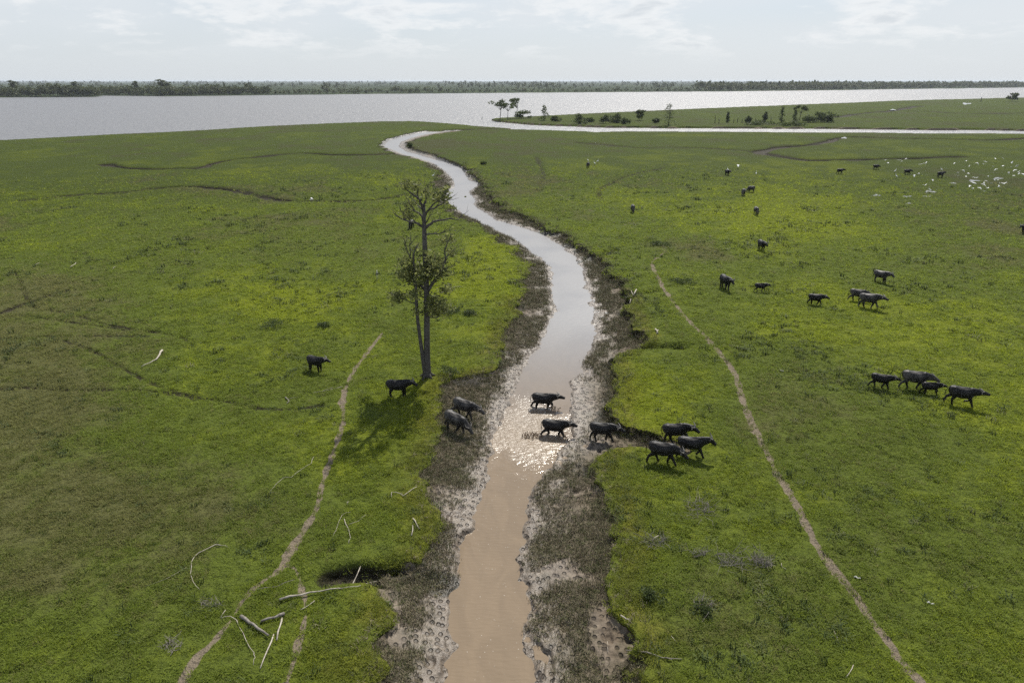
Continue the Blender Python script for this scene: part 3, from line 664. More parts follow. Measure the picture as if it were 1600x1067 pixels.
def buffalo(px, py, heading, pose, hide, label, scale=1.0, calf=False, z=None, group=None):
    key = (pose, calf)
    if key not in CACHE: CACHE[key] = buffalo_parts(POSES[pose], random, calf)
    pr = CACHE[key]; p = at(px, py) if z is None else Vector((*gp(px, py, z), z))
    if z is None:      # rest on the mean of the ground under the four feet
        c, s_ = math.cos(R(heading)), math.sin(R(heading)); pts = [(p.x + (a * c - b * s_) * scale, p.y + (a * s_ + b * c) * scale) for a in (.5, -.6) for b in (.16, -.16)]
        hs, _ = terrain(np.array([q[0] for q in pts]), np.array([q[1] for q in pts])); p.z = float(hs.mean()) - .02
        tilt = math.atan2(float(hs[:2].mean() - hs[2:].mean()), 1.1 * scale)
    else: tilt = 0
    root = empty('water_buffalo', p, R(heading), scale); root.rotation_euler = (0, -max(-.25, min(.25, tilt)), R(heading))
    tag(root, label, 'buffalo', group)
    def part(n, me, m):
        o = bpy.data.objects.new(n, me); COL.objects.link(o); o.parent = root
        if not me.materials: me.materials.append(None)
        o.material_slots[0].link = 'OBJECT'; o.material_slots[0].material = m
    part('body', pr['body'], hide)
    for h_ in pr['horns']: part('horn', h_, M_HORN)
    for e_ in pr['ears']: part('ear', e_, hide)
    part('tail', pr['tail'], hide)
    return root
HB, HJ, HG = M_HIDE, M_HIDE_B, M_HIDE_G
WZ = WATER - .26
HERD = 'buffaloes crossing the creek'; RUN = 'buffaloes running on the right pasture'; GRZ = 'buffaloes grazing on the far right pasture'
buffalo(849, 641, -8, 'wade', HB, 'black buffalo wading in the creek, the farther of two', 1.0, z=WZ, group=HERD)
buffalo(866, 684, -12, 'wade_b', HB, 'black buffalo wading in the creek, the nearer of two', 1.0, z=WZ, group=HERD)
buffalo(940, 690, -12, 'step', HB, 'black buffalo stepping over shiny mud right of the creek', .98, group=HERD)
buffalo(1058, 693, -16, 'climb', HB, 'black buffalo climbing the right bank, half hidden behind another', 1.0, group=HERD)
buffalo(1080, 713, -14, 'stride', HB, 'black buffalo with raised neck leading the three on right bank', 1.0, group=HERD)
buffalo(1036, 723, -24, 'low', HB, 'black buffalo with lowered head, nearest of three on right bank', 1.04, group=HERD)
buffalo(723, 652, -22, 'walk_b', HG, 'dusty grey buffalo walking down the left bank, the farther of two', 1.02, group=HERD)
buffalo(709, 674, -32, 'low_b', HG, 'dusty grey buffalo with dropped head on left bank, nearer of two', 1.04, group=HERD)
buffalo(623, 620, -4, 'stand', HB, 'dark buffalo standing in the shade under the tall tree', .98, group=HERD)
buffalo(494, 580, -28, 'look', HB, 'lone dark buffalo walking on left pasture near the trail', .92, group=HERD)
buffalo(1373, 606, -22, 'calf', HJ, 'small black buffalo trotting behind a grey backed one', .84, group=RUN)
buffalo(1426, 608, -20, 'walk_b', HG, 'big grey backed buffalo walking beside a calf', 1.08, group=RUN)
buffalo(1452, 617, -18, 'calf_b', HJ, 'black calf running at the side of the big grey buffalo', .74, True, group=RUN)
buffalo(1498, 633, -22, 'gallop', HB, 'black buffalo running at the front of the right group', 1.04, group=RUN)
buffalo(1273, 476, -16, 'walk', HJ, 'jet black young buffalo walking alone in middle of right pasture', .86, group=GRZ)
buffalo(1338, 470, -20, 'walk_b', HG, 'grey buffalo partly hidden behind another grey one', .95, group=GRZ)
buffalo(1357, 481, -32, 'walk', HG, 'grey buffalo walking right in front of another grey one', 1.12, group=GRZ)
buffalo(1375, 441, -55, 'stand', HG, 'grey buffalo coming toward the viewer above the grey pair', 1.0, group=GRZ)
buffalo(1132, 451, -75, 'stand', HB, 'dark buffalo facing the viewer left of a black calf', 1.12, group=GRZ)
buffalo(1187, 456, -8, 'calf', HJ, 'black calf standing alone right of a dark adult', .74, True, group=GRZ)
buffalo(1189, 391, -80, 'stand', HB, 'dark buffalo facing the viewer with long shadow, halfway up right pasture', 1.0, group=GRZ)
buffalo(1181, 336, -92, 'graze', HG, 'grey buffalo grazing toward the viewer above the halfway one', 1.0, group=GRZ)
buffalo(988.5, 332, -90, 'graze', HG, 'lone grey buffalo grazing nearest the creek bend on right pasture', .98, group=GRZ)
buffalo(1161, 306, -120, 'graze', HG, 'left grazing buffalo of the far close pair', 1.0, group=GRZ)
buffalo(1173, 301, -160, 'graze', HG, 'right grazing buffalo of the far close pair', .98, group=GRZ)
buffalo(1136, 274, -70, 'stand', HJ, 'distant black buffalo facing the viewer beside a white egret', .95, group=GRZ)
buffalo(1312, 272, 5, 'walk', HJ, 'distant black buffalo walking right, leftmost of the far row', .95, group=GRZ)
buffalo(1368, 265, 8, 'low', HJ, 'distant black buffalo with lowered head in far row', .92, group=GRZ)
buffalo(1417, 273, 0, 'walk_b', HJ, 'distant black buffalo left of the one carrying an egret', .95, group=GRZ)
BE = buffalo(1469, 277.5, 4, 'look', HJ, 'distant black buffalo carrying a white egret on its back', .98, group=GRZ)
BF = buffalo(918.5, 262.5, -110, 'graze', HJ, 'distant dark buffalo alone on the pasture right of the creek', 1.05, group=GRZ)
buffalo(1601, 364, -160, 'stand', HJ, 'dark buffalo cut by the right picture edge', .98, group=GRZ)
buffalo(643, 357, -100, 'graze', HJ, 'dark buffalo seen behind the upper branches of the tall tree', .95)

# ------------------------------------------------------------------ trees
def wander(a, b, n, amt):
    a = Vector(a); b = Vector(b); L = (b - a).length; out = []
    for i in range(n + 1):
        t = i / n; k = amt * L * math.sin(math.pi * t)
        out.append(a.lerp(b, t) + Vector((random.uniform(-1, 1), random.uniform(-1, 1), random.uniform(-1, 1))) * k * .5)
    return out
def taper(r0, r1, n): return [r0 + (r1 - r0) * i / max(1, n - 1) for i in range(n)]

def big_tree():
    base = at(668, 588); YT = base.y; root = empty('tree', base)
    tag(root, 'tall sparse grey tree with two trunks on left bank of creek', 'tree')
    def V(px, py, dy=0.0): return on_plane(px, py, YT + dy) - base
    def limb(pts, r0, r1, dy=0.0):
        out = [V(a, b, dy * i / max(1, len(pts) - 1)) for i, (a, b) in enumerate(pts)]
        return out, taper(r0, r1, len(out))
    trunk = MB()
    tp = [V(668, 588) - Vector((0, 0, .3))] + [V(a, b) for a, b in [(668, 586), (667.5, 570), (667, 540), (667, 500), (666.5, 455), (664.5, 405), (663, 365), (662.6, 335), (662.8, 318)]]
    trunk.tube(tp, [.42, .32, .275, .25, .235, .22, .20, .175, .13, .08], 12)
    for a in range(5):   # root flare
        an = a * 1.26 + .4; trunk.tube([Vector((0, 0, .55)), Vector((math.cos(an) * .35, math.sin(an) * .35, .12)), Vector((math.cos(an) * .8, math.sin(an) * .8, -.12))], [.16, .13, .05], 6)
    link('trunk', trunk.build('tree_trunk', True), M_BARK, root)
    st = MB(); sp = [V(665, 588) - Vector((0, 0, .3))] + [V(a, b, -.1) for a, b in [(663.5, 580), (660, 555), (656.5, 530), (652.5, 500), (650.5, 470), (649.5, 440), (646.5, 417), (646, 397), (651, 386), (655, 379)]]
    st.tube(sp, [.23, .19, .165, .15, .138, .128, .115, .09, .06, .04, .02], 9)
    link('trunk', st.build('tree_second_trunk', True), M_BARK, root)
    limbs = [  # points, r0, r1, depth
     ([(662.7,334),(659,320),(656,313.5),(647,306),(639.5,300),(633,294)], .12, .03, -.8), ([(655,312),(653,298),(650,291)], .06, .015, .6),
     ([(661,345),(657.5,336),(647,330),(642.5,321),(637,311)], .10, .02, 1.0), ([(662,357),(656,352),(647,348),(635,345),(624.5,340.5),(618,335)], .12, .02, -1.2),
     ([(641,346),(633.5,337.5),(626,329)], .06, .015, -.4), ([(663.5,358),(674,349.5),(683,345),(695,343.5),(710,342.7),(718,341)], .12, .02, .8),
     ([(664,337),(672.5,327),(683,322.5),(695,315.7),(705,312)], .09, .015, 1.1), ([(664.5,334),(677,319.5),(683,313.5),(692,307)], .08, .015, -1.0),
     ([(665,366),(678.5,365),(692,363.7),(708,360)], .07, .012, -1.2), ([(664,350),(670,340.5),(672,331)], .06, .015, -1.4), ([(663,318),(665,304),(668,295)], .07, .012, .2),
     ([(662.5,322),(668,309),(676,300)], .05, .01, 1.2), ([(662,330),(650,318),(646,310)], .06, .012, 1.6),
     ([(667,458),(680,437),(690,422),(696,407),(695,392),(704,369)], .15, .02, -1.4), ([(695,407),(703,397),(711,389)], .05, .012, .4),
     ([(667,456),(655,442),(643,436),(632,432),(620,425)], .13, .02, 1.2), ([(690,422),(700,418),(709,415)], .05, .01, -.8),
     ([(646.5,415),(640,400),(635,387),(632,376)], .06, .012, -.9), ([(641,400),(639,385),(641,373)], .04, .01, .5), ([(650,474),(637,469.5),(626,466),(617,461)], .05, .01, -.7),
     ([(667,495),(680,496),(700,493)], .05, .01, -.9), ([(667,480),(678,472),(690,474),(700,480)], .06, .012, -1.2), ([(650,440),(640,425),(627,415)], .05, .01, -.6),
     ([(666,440),(672,420),(680,405)], .08, .015, -1.3), ([(666,450),(660,430),(655,412)], .08, .015, -1.2), ([(667,470),(658,462),(655,455)], .05, .01, 1.0)]
    br = MB(); tips = []
    for pts, r0, r1, dy in limbs:
        p, rr = limb(pts, r0, r1, dy); q = [p[0]]
        for i in range(1, len(p)):
            q.append((p[i - 1] + p[i]) * .5 + Vector((random.gauss(0, .05), random.gauss(0, .1), random.gauss(0, .05)))); q.append(p[i])
        br.tube(q, taper(r0, r1, len(q)), 6)
        for i in range(2, len(q)):
            for _ in range(random.choice((1, 2, 2))):
                d = (q[i] - q[i - 1]).normalized() + Vector((random.gauss(0, .8), random.gauss(0, .8), random.uniform(-.1, .9)))
                L = random.uniform(.35, 1.0); e = q[i] + d.normalized() * L
                w_ = wander(q[i], e, 3, .25); br.tube(w_, [.022, .017, .012, .006], 4); tips.append(w_[-1])
                if random.random() < .7:
                    e2 = w_[2] + (d + Vector((random.gauss(0, .8), random.gauss(0, .8), random.uniform(0, .8)))).normalized() * L * .7
                    br.tube([w_[2], e2], [.012, .005], 4); tips.append(e2)
    link('limbs', br.build('tree_limbs', True), M_BARK, root)['label'] = 'bare crooked grey limbs and twigs'
    def crown(name, label, clusters, tip_ok, per_tip):
        lf = MB()
        for cx, cy, rx, ry, n in clusters:
            sub = [(random.gauss(0, .55), random.gauss(0, .55), random.gauss(0, .55)) for _ in range(max(2, n // 22))]
            for _ in range(int(n * 1.45)):
                k = random.choice(sub); c = V(cx + rx * k[0], cy + ry * k[1], k[2] * 1.5)
                lf.leaf(c + Vector((random.gauss(0, .22), random.gauss(0, .22), random.gauss(0, .17))), .25, 0, .2, .62)
        for t in tips:
            if tip_ok(t):
                for _ in range(per_tip()): lf.leaf(t + Vector((random.gauss(0, .13), random.gauss(0, .13), random.gauss(0, .10))), .19, 0, .2, .6)
        o = link('crown', lf.build('tree_leaves'), M_LEAF, root); o['label'] = label
    crown('upper', 'thin upper crown of small olive leaves', [(633, 290, 7, 5, 130), (650, 292, 8, 5, 60), (690, 303, 12, 8, 130), (672, 302, 14, 7, 80), (680, 310, 10, 8, 60), (638, 322, 5, 7, 60), (640, 335, 7, 5, 60), (629, 333, 6, 5, 30)], lambda t: t.z > 9.4, lambda: random.choice((0, 0, 0, 1, 2)))
    crown('lower', 'leafy lower crown of pale olive leaves', [(681, 410, 13, 8, 420), (668, 422, 14, 9, 420), (645, 420, 13, 9, 260), (634, 408, 8, 8, 140), (655, 436, 12, 7, 260), (676, 470, 10, 8, 260), (694, 483, 11, 5, 260), (672, 486, 7, 6, 160), (622, 463, 9, 4, 160), (645, 462, 9, 5, 120), (702, 374, 8, 6, 120), (648, 432, 12, 6, 160), (688, 428, 12, 7, 200), (707, 395, 7, 7, 70), (630, 430, 8, 5, 110), (694, 452, 7, 6, 120), (655, 395, 12, 8, 90), (650, 487, 4, 3, 40)], lambda t: t.z <= 9.4, lambda: random.choice((1, 3, 5, 7)))
big_tree()

def leafy(mb, c, rx, rz, n, size, mat=0, shell=.35):
    for _ in range(n):
        while True:
            v = Vector((random.uniform(-1, 1), random.uniform(-1, 1), random.uniform(-1, 1)))
            if shell < v.length < 1: break
        mb.leaf(Vector(c) + Vector((v.x * rx, v.y * rx, v.z * rz)), size, mat, .3, .75)
def tree_mesh(h, w_, kind, leaf, n):
    """one mesh: slot 0 bark, slot 1 leaves"""
    mb = MB(); lean = Vector((random.uniform(-.1, .1) * h, random.uniform(-.1, .1) * h, 0))
    mb.tube([Vector((0, 0, -1)), lean * .4 + Vector((0, 0, h * .35)), lean + Vector((0, 0, h * .75))], [h * .022, h * .016, h * .006], 6)
    cl = []
    if kind == 'round':
        for _ in range(13):
            a = random.uniform(0, 6.28); q = random.uniform(.1, .75) ** .7; zz_ = random.uniform(.28, .86)
            cl.append((math.cos(a) * q * w_ * .5, math.sin(a) * q * w_ * .5, zz_ * h, w_ * random.uniform(.14, .26) * (1.15 - .5 * zz_), h * random.uniform(.09, .14)))
    elif kind == 'tall':
        for i in range(12):
            zz_ = .3 + .62 * i / 11; a = random.uniform(0, 6.28); q = random.uniform(.1, .5)
            cl.append((math.cos(a) * q * w_ * .5, math.sin(a) * q * w_ * .5, zz_ * h, w_ * random.uniform(.12, .24), h * random.uniform(.05, .09)))
    elif kind == 'flat':
        for _ in range(9):
            a = random.uniform(0, 6.28); q = random.uniform(.2, .95)
            cl.append((math.cos(a) * q * w_ * .5, math.sin(a) * q * w_ * .5, random.uniform(.72, .95) * h - q * h * .08, w_ * random.uniform(.13, .22), h * random.uniform(.05, .085)))
    elif kind == 'cone':
        for i in range(10):
            zz_ = .06 + .86 * i / 9; q = (1 - zz_) * .5; a = random.uniform(0, 6.28)
            cl.append((math.cos(a) * q * w_ * .4, math.sin(a) * q * w_ * .4, zz_ * h, w_ * (.10 + .30 * (1 - zz_)), h * .09))
    else:                                               # bush: leaves to the ground
        for _ in range(14):
            a = random.uniform(0, 6.28); q = random.uniform(0, .8); zz_ = random.uniform(.12, .85) * (1 - .5 * q)
            cl.append((math.cos(a) * q * w_ * .5, math.sin(a) * q * w_ * .5, zz_ * h, w_ * random.uniform(.12, .24), h * random.uniform(.10, .18)))
    for x, y, z, rx, rz in cl:
        if kind in ('round', 'flat', 'tall') or random.random() < .6:
            mb.tube([lean * .6 + Vector((0, 0, min(z * .75, h * .5) if kind != 'flat' else h * .45)), Vector((x, y, z))], [h * .009, h * .003], 4)
        leafy(mb, (x, y, z), rx, rz, n, leaf, 1)
    return mb
def tree_obj(name, px, py, h, w_, kind, leaf, n, label, cat, leafmat, group=None, bark=None):
    p = at(px, py); root = empty(name, p); tag(root, label, cat, group)
    mb = tree_mesh(h, w_, kind, leaf, n)
    for mat, nm, m in ((0, 'trunk' if kind != 'bush' else 'stem', bark or M_BARK_D), (1, 'crown' if kind != 'bush' else 'foliage', leafmat)):
        q = MB(); f = [f_ for f_, k in zip(mb.f, mb.m) if k == mat]; used = sorted({i for f_ in f for i in f_}); mp = {u: i for i, u in enumerate(used)}
        q.v = [mb.v[u] for u in used]; q.f = [tuple(mp[i] for i in f_) for f_ in f]; q.m = [0] * len(f)
        link(nm, q.build(name + '_' + nm), m, root)
    return root
def px_m(px, py):                                       # metres that one photo pixel covers at a ground point
    x, y = gp(px, py); return (y * CP + CAM_H * SP) / F
# trees and bushes on the spit (base pixel, top pixel, width in pixels)
SPITV = [
 ('tree', 781, 187.5, 159, 26, 'flat', 'left flat topped tree at the tip of the grassy spit'),
 ('tree', 793, 186.5, 163, 20, 'flat', 'middle leafy tree at the tip of the grassy spit'),
 ('tree', 807, 184.5, 157.5, 22, 'flat', 'tallest flat topped tree at the tip of the grassy spit'),
 ('shrub', 818, 185.5, 170, 22, 'bush', 'pale open shrub right of the spit tip trees'),
 ('shrub', 850, 188.5, 168.5, 17, 'cone', 'pointed dark shrub standing alone on the spit'),
 ('shrub', 867, 189.8, 182, 16, 'bush', 'low bush at the foot of the pointed dark shrub'),
 ('shrub', 904, 193.8, 179, 24, 'bush', 'dark rounded bush on the spit edge left of the long scrub'),
 ('shrub', 922, 191, 185, 18, 'bush', 'small low bush just right of the dark rounded bush'),
 ('shrub', 946, 193, 179.5, 18, 'bush', 'left bush of the long scrub on the spit'),
 ('shrub', 962, 192.5, 177, 20, 'bush', 'tallest bush of the long scrub on the spit'),
 ('shrub', 976, 194, 183, 16, 'bush', 'right bush of the long scrub on the spit'),
 ('tree', 999, 188.5, 174, 15, 'round', 'small round crowned tree on the spit'),
 ('shrub', 1024, 192.5, 185, 16, 'bush', 'low bush left of the twiggy conical shrub'),
 ('shrub', 1044, 196, 167, 27, 'cone', 'twiggy conical shrub, tallest on the middle of spit'),
 ('shrub', 1136.5, 191.5, 177, 7, 'cone', 'thin dark conical shrub among the stakes'),
 ('shrub', 1168, 192, 182, 9, 'bush', 'small dark shrub among the stakes'),
 ('shrub', 1196, 191, 176, 9, 'bush', 'slim bush at the right end of the stakes'),
 ('shrub', 1220.5, 191.5, 170, 11, 'cone', 'dark spindly conifer shaped shrub left of the bush clump'),
 ('shrub', 1241, 191.5, 174, 11, 'cone', 'narrow dark shrub at left end of bush clump'),
 ('tree', 1249, 189, 167, 17, 'flat', 'thin tree rising behind the bush clump'),
 ('shrub', 1262, 192, 175, 22, 'bush', 'left bush of the big green clump on the spit'),
 ('shrub', 1278, 191, 173.5, 22, 'bush', 'middle bush of the big green clump on the spit'),
 ('shrub', 1294, 191.5, 174, 22, 'bush', 'right bush of the big green clump on the spit'),
 ('tree', 1581, 159, 147.5, 15, 'round', 'small round tree at far right on the spit'),
 ('shrub', 1187, 195.5, 188, 44, 'bush', 'long low thicket along the channel below the stakes'),
 ('shrub', 1240, 197, 190, 36, 'bush', 'low thicket along the channel below the green clump'),
]
for nm, x, y0, y1, wpx, kd, lab in SPITV:
    k = px_m(x, y0); h = (y0 - y1) * k * 1.04
    tree_obj(nm, x, y0, h * 1.05, wpx * k * 1.2, kd, max(.4, k * 1.9), 60 if kd != 'cone' else 34, lab, nm, M_LEAF_DK, 'trees and bushes on the spit')
for x, y0, y1, lab in [(1117, 193, 181, 'leftmost thin stake on the spit'), (1123, 193.5, 185, 'short stake beside the leftmost one'), (1146, 192.5, 185, 'stake right of the thin dark shrub'), (1152, 192, 184, 'second stake right of the thin dark shrub'),
        (1159, 192.5, 186, 'short stake left of the small dark shrub'), (1180, 192, 184.5, 'stake right of the small dark shrub'), (1204, 192, 183, 'last stake before the spindly shrub'), (1532.5, 159.5, 152, 'dark post standing alone on the far right spit')]:
    p = at(x, y0); k = px_m(x, y0); mb = MB(); h = (y0 - y1) * k
    mb.tube([(0, 0, -.5), (random.uniform(-.1, .1), 0, h * .5), (random.uniform(-.3, .3), 0, h)], [k * .55, k * .45, k * .25], 6)
    mb.tube([(0, 0, h * .55), (k * random.uniform(-2, 2), 0, h * .8)], [k * .3, k * .12], 5)
    o = tag(link('stake', mb.build('stake', True), M_BARK_D), lab, 'stake', 'old stakes on the spit'); o.location = p
p = Vector((*gp(753, 187, WATER), WATER)); mb = MB(); mb.tube([(0, 0, -2), (.1, 0, 1.2), (.15, 0, 1.9)], [.16, .14, .1], 7)
o = tag(link('stake', mb.build('stake', True), M_BARK_D), 'lone stake standing in the water left of the spit tip', 'stake', 'old stakes on the spit'); o.location = p

# far bank: shore trees one by one, the wood behind as a mass
VAR = {}
for kd, cnt in (('round', 5), ('tall', 4), ('bush', 4), ('cone', 2)):
    VAR[kd] = []
    for i in range(cnt):
        me = tree_mesh(1.0 * 16, {'round': 13, 'tall': 7, 'bush': 17, 'cone': 9}[kd], kd, 1.9, 16).build('far_' + kd)
        me.materials.append(M_BARK_D); me.materials.append(M_LEAF_FAR); VAR[kd].append(me)
rng = random.Random(3)
def far_pt(px, back):                                   # a point on the far bank 'back' metres behind the water line
    py = float(np.interp(px, *FARS)); x, y = gp(px, py); return x * (y + back) / y, y + back
def far_tree(px, back, hpx, kd, label, name='mangrove_tree', group='trees along the far bank'):
    x, y = far_pt(px, back); k = (y * CP + CAM_H * SP) / F
    o = bpy.data.objects.new(name, rng.choice(VAR[kd])); COL.objects.link(o)
    o.location = (x, y, -.3); s_ = hpx * k / 16; wd_ = s_ * rng.uniform(1.2, 1.75); o.scale = (wd_, wd_ * rng.uniform(.85, 1.15), s_); o.rotation_euler = (0, 0, rng.uniform(0, 6.28))
    return tag(o, label, 'tree' if name.endswith('tree') else 'bush', group)
L1 = 'dense mangrove tree in the left wood on the far bank'; L2 = 'tree in the straight dark wood on far bank at right'; L3 = 'low scrub bush along the middle of the far bank'
px = -60
while px < 405:
    if not (151 < px < 160):
        far_tree(px, rng.uniform(12, 40), rng.uniform(13, 20) * (1 if px < 160 else .85), rng.choice(['round', 'round', 'bush', 'bush']), L1, group='left wood on the far bank')
    px += rng.uniform(4.5, 8.5)
for px, h in [(24, 23), (255, 23), (215, 20), (265, 19), (121, 21), (388, 16)]:
    far_tree(px, 45, h, 'tall', {24: 'tallest tree at the far left of the far bank', 255: 'tallest emergent tree of the left wood right of the inlet', 215: 'emergent tree left of the tallest one in left wood', 265: 'emergent tree just right of the tallest one in left wood', 121: 'emergent tree left of the inlet on far bank', 388: 'emergent tree at the right end of left wood'}[px])
px = 405
while px < 1110:
    far_tree(px, rng.uniform(10, 60), rng.uniform(4.5, 9.5) * (1 if px < 700 else .62), rng.choice(['bush', 'bush', 'round']), L3, 'scrub_bush', 'scrub along the far bank')
    px += rng.uniform(6, 13)
for px, h, lab in [(511, 13, 'lone dark tree left of centre on the far bank'), (560, 10, 'round tree in the scrub left of centre'), (620, 10.5, 'taller round tree in the middle scrub of far bank'), (652, 10, 'last dark tree at the end of middle scrub')]:
    far_tree(px, 30, h, 'round', lab)
px = 1108
while px < 1680:
    far_tree(px, rng.uniform(20, 120), rng.uniform(9.0, 12.5) * (1 - .25 * (px - 1108) / 500), rng.choice(['round', 'round', 'bush']), L2, group='right wood on the far bank')
    px += rng.uniform(4.0, 7.0)
def mass(name, specs, label, group=None):
    vs, fs = [], []; off = 0; lib = []
    for kd in ('round', 'tall', 'bush'):
        for _ in range(3):
            mb = tree_mesh(16, {'round': 14, 'tall': 8, 'bush': 18}[kd], kd, 3.4, 5); f = [q for q, m in zip(mb.f, mb.m) if m == 1]
            v = np.array([tuple(mb.v[i]) for q in f for i in q]); lib.append(v)
    for x, y, h in specs:
        v = lib[rng.randrange(len(lib))]; a = rng.uniform(0, 6.28); c, s_ = math.cos(a), math.sin(a); k = h / 16; wv = rng.uniform(.9, 1.5)
        vs.append(np.stack([(v[:, 0] * c - v[:, 1] * s_) * k * wv + x, (v[:, 0] * s_ + v[:, 1] * c) * k * wv + y, v[:, 2] * k - .3], 1))
    V_ = np.concatenate(vs); me = mesh_np(name, V_, np.arange(len(V_)).reshape(-1, 4)); tag(link(name, me, M_LEAF_FAR), label, 'forest', group, 'stuff')
sp = []
for _ in range(420):                                    # behind the left wood
    px = rng.uniform(-80, 420); x, y = far_pt(px, 40 + 260 * rng.random() ** 1.4); sp.append((x, y, rng.uniform(7, 14)))
for _ in range(700):                                    # right wood
    px = rng.uniform(1090, 1720); x, y = far_pt(px, 100 + 500 * rng.random()); sp.append((x, y, rng.uniform(14, 22)))
for _ in range(260):                                    # mid scrub
    px = rng.uniform(400, 1110); x, y = far_pt(px, 30 + 500 * rng.random() ** 1.5); sp.append((x, y, rng.uniform(3, 8)))
mass('forest', sp, 'dense wood and scrub set back from the far river bank')
sp = []
for _ in range(1500):
    px = rng.uniform(-150, 1800); d = 2300 + 7000 * rng.random() ** 1.3; x = (px - 800) / F * (d * CP); n_ = float(vn(np.array([x / 420]), np.array([d / 800]), 9)[0])
    if n_ > -.12: sp.append((x, d, rng.uniform(8, 17) * (1 + d / 16000)))
mass('distant_forest', sp, 'hazy bluish tree line on the horizon')

# ------------------------------------------------------------------ birds
def egret_standing():
    b = MB(); ex = Vector((1, 0, 0))
    b.loft([((-.34, 0, .46), (0, .01, 0), (0, 0, .01)), ((-.22, 0, .52), (0, .05, 0), (0, 0, .05)), ((-.02, 0, .60), (0, .095, 0), (0, 0, .105)), ((.12, 0, .66), (0, .08, 0), (0, 0, .09)), ((.20, 0, .71), (0, .03, 0), (0, 0, .035))], 10)
    b.tube([(.14, 0, .68), (.25, 0, .78), (.20, 0, .90), (.21, 0, 1.0), (.28, 0, 1.04)], [.05, .035, .028, .026, .032], 8)
    k = MB(); k.tube([(.29, 0, 1.04), (.44, 0, 1.01)], [.018, .003], 6)
    l_ = [MB(), MB()]
    for q, sd in zip(l_, (1, -1)): q.tube([(.0, sd * .04, .55), (-.02, sd * .04, .28), (.0, sd * .04, .0)], [.016, .012, .012], 5)
    return [('body', b.build('egret_body', True), M_EGRET), ('beak', k.build('egret_beak', True), M_BEAK)] + [('leg', q.build('egret_leg', True), M_LEGS) for q in l_]
def egret_flying(flap, wob):
    b = MB(); b.loft([((-.36, 0, 0), (0, .02, 0), (0, 0, .01)), ((-.2, 0, 0), (0, .07, 0), (0, 0, .05)), ((.0, 0, 0), (0, .095, 0), (0, 0, .09)), ((.16, 0, .03), (0, .06, 0), (0, 0, .07)), ((.27, 0, .07), (0, .045, 0), (0, 0, .045)), ((.33, 0, .08), (0, .02, 0), (0, 0, .02))], 10)
    out = [('body', b.build('egret_body', True), M_EGRET)]
    for sd in (1, -1):
        wm = MB(); rings = []
        for i in range(7):
            t = i / 6; a = R(flap * (1 - .9 * t)); y = .06 + .62 * t * math.cos(R(flap)); z = .05 + .62 * (t * math.sin(R(flap)) - wob * t * t); ch = .17 * (1 - .55 * t ** 2.2) ; xo = .04 - .12 * t * t
            rings.append(((xo, sd * y, z), (ch, 0, 0), (0, 0, .014 * (1.2 - t))))
        wm.loft(rings, 8); out.append(('wing', wm.build('egret_wing', True), M_EGRET))
    k = MB(); k.tube([(.33, 0, .08), (.46, 0, .075)], [.016, .003], 6); out.append(('beak', k.build('egret_beak', True), M_BEAK))
    l_ = MB(); l_.tube([(-.3, 0, -.02), (-.58, 0, -.03)], [.018, .01], 5); out.append(('leg', l_.build('egret_leg', True), M_LEGS))
    return out
EG_S = egret_standing(); EG_F = [egret_flying(f, wb) for f, wb in ((38, .25), (10, .15), (-22, -.05), (58, .5), (-40, -.2))]
def bird(loc, parts, rz, label, group=None, scale=1.0, tilt=(0, 0), name='egret', cat='egret'):
    root = empty(name, loc, rz, scale); root.rotation_euler = (tilt[0], tilt[1], rz); tag(root, label, cat, group)
    for n, me, m in parts:
        if not me.materials: me.materials.append(m)
        o = bpy.data.objects.new(n, me); COL.objects.link(o); o.parent = root
    return root
FLOCK = [(365,285),(565,245),(632,330),(768,285),(880,305),(908,262),(1090,205),(1215,190),(1380,285),(1465,345),(1490,322),(1050,345),(1098,395),(1200,345),(1230,335),(1370,360),(1437,410),(1500,450),(1527,430),(1520,468),(1320,465),(1430,510),(1595,487),(520,415),(420,458),(415,510),(597,470),(570,523),(712,538),(750,550),(955,527),(1085,595),(1125,592),(937,605),(1018,645),(880,650),(885,670),(697,640),(1170,645),(1245,655),(640,690),(688,735),(810,728),(943,735),(1153,712),(890,790)]
rb_ = random.Random(11)
for x, y in FLOCK:
    qx, qy = 1460 + x / 11.43, 230 + y / 11.43; hgt = rb_.uniform(.6, 3.2)
    g_ = Vector((*gp(qx, qy, hgt), hgt))
    bird(g_, rb_.choice(EG_F), rb_.uniform(-2.6, 2.6), 'white egret of the dense flock flying low over far right pasture', 'egret flock at the far right', rb_.uniform(.75, .95), (rb_.uniform(-.5, .5), rb_.uniform(-.25, .25)))
for x, y in [(1382.5,250.7),(1387,254.5),(1405,250.5),(1408,252.5),(1416.5,248),(1439,257),(1446,255.5),(1429,274),(1435,272),(1457,281),(1445,290)]:
    h_ = rb_.uniform(.5, 2); g_ = Vector((*gp(x, y, h_), h_))
    bird(g_, rb_.choice(EG_F), rb_.uniform(-2.6, 2.6), 'white egret of the loose flyers left of the dense flock', 'egrets flying left of the flock', rb_.uniform(.8, 1.0), (rb_.uniform(-.4, .4), 0))
for x, y, rz, lab in [(1398,271.5,.4,'white egret standing right of a far row buffalo'),(1400,280,2.0,'white egret standing below the far row of buffaloes'),(1181,275.5,1.2,'white egret standing between far buffaloes left of centre right'),(1452,302,2.6,'white egret standing at the longest puddle'),
        (929,259,2.4,'white egret standing right of the lone distant buffalo'),(933.5,256,.4,'white egret standing farther right of the lone distant buffalo'),(677,279,.3,'tiny white egret on left pasture above the tall tree'),(1137,269.5,2.0,'white egret beside the distant buffalo facing the viewer')]:
    bird(at(x, y), EG_S, rz, lab, scale=1.25)
bird(at(487, 315.5) + Vector((0, 0, .5)), EG_F[0], .2, 'white egret taking off over the ditch on left pasture', scale=1.15)
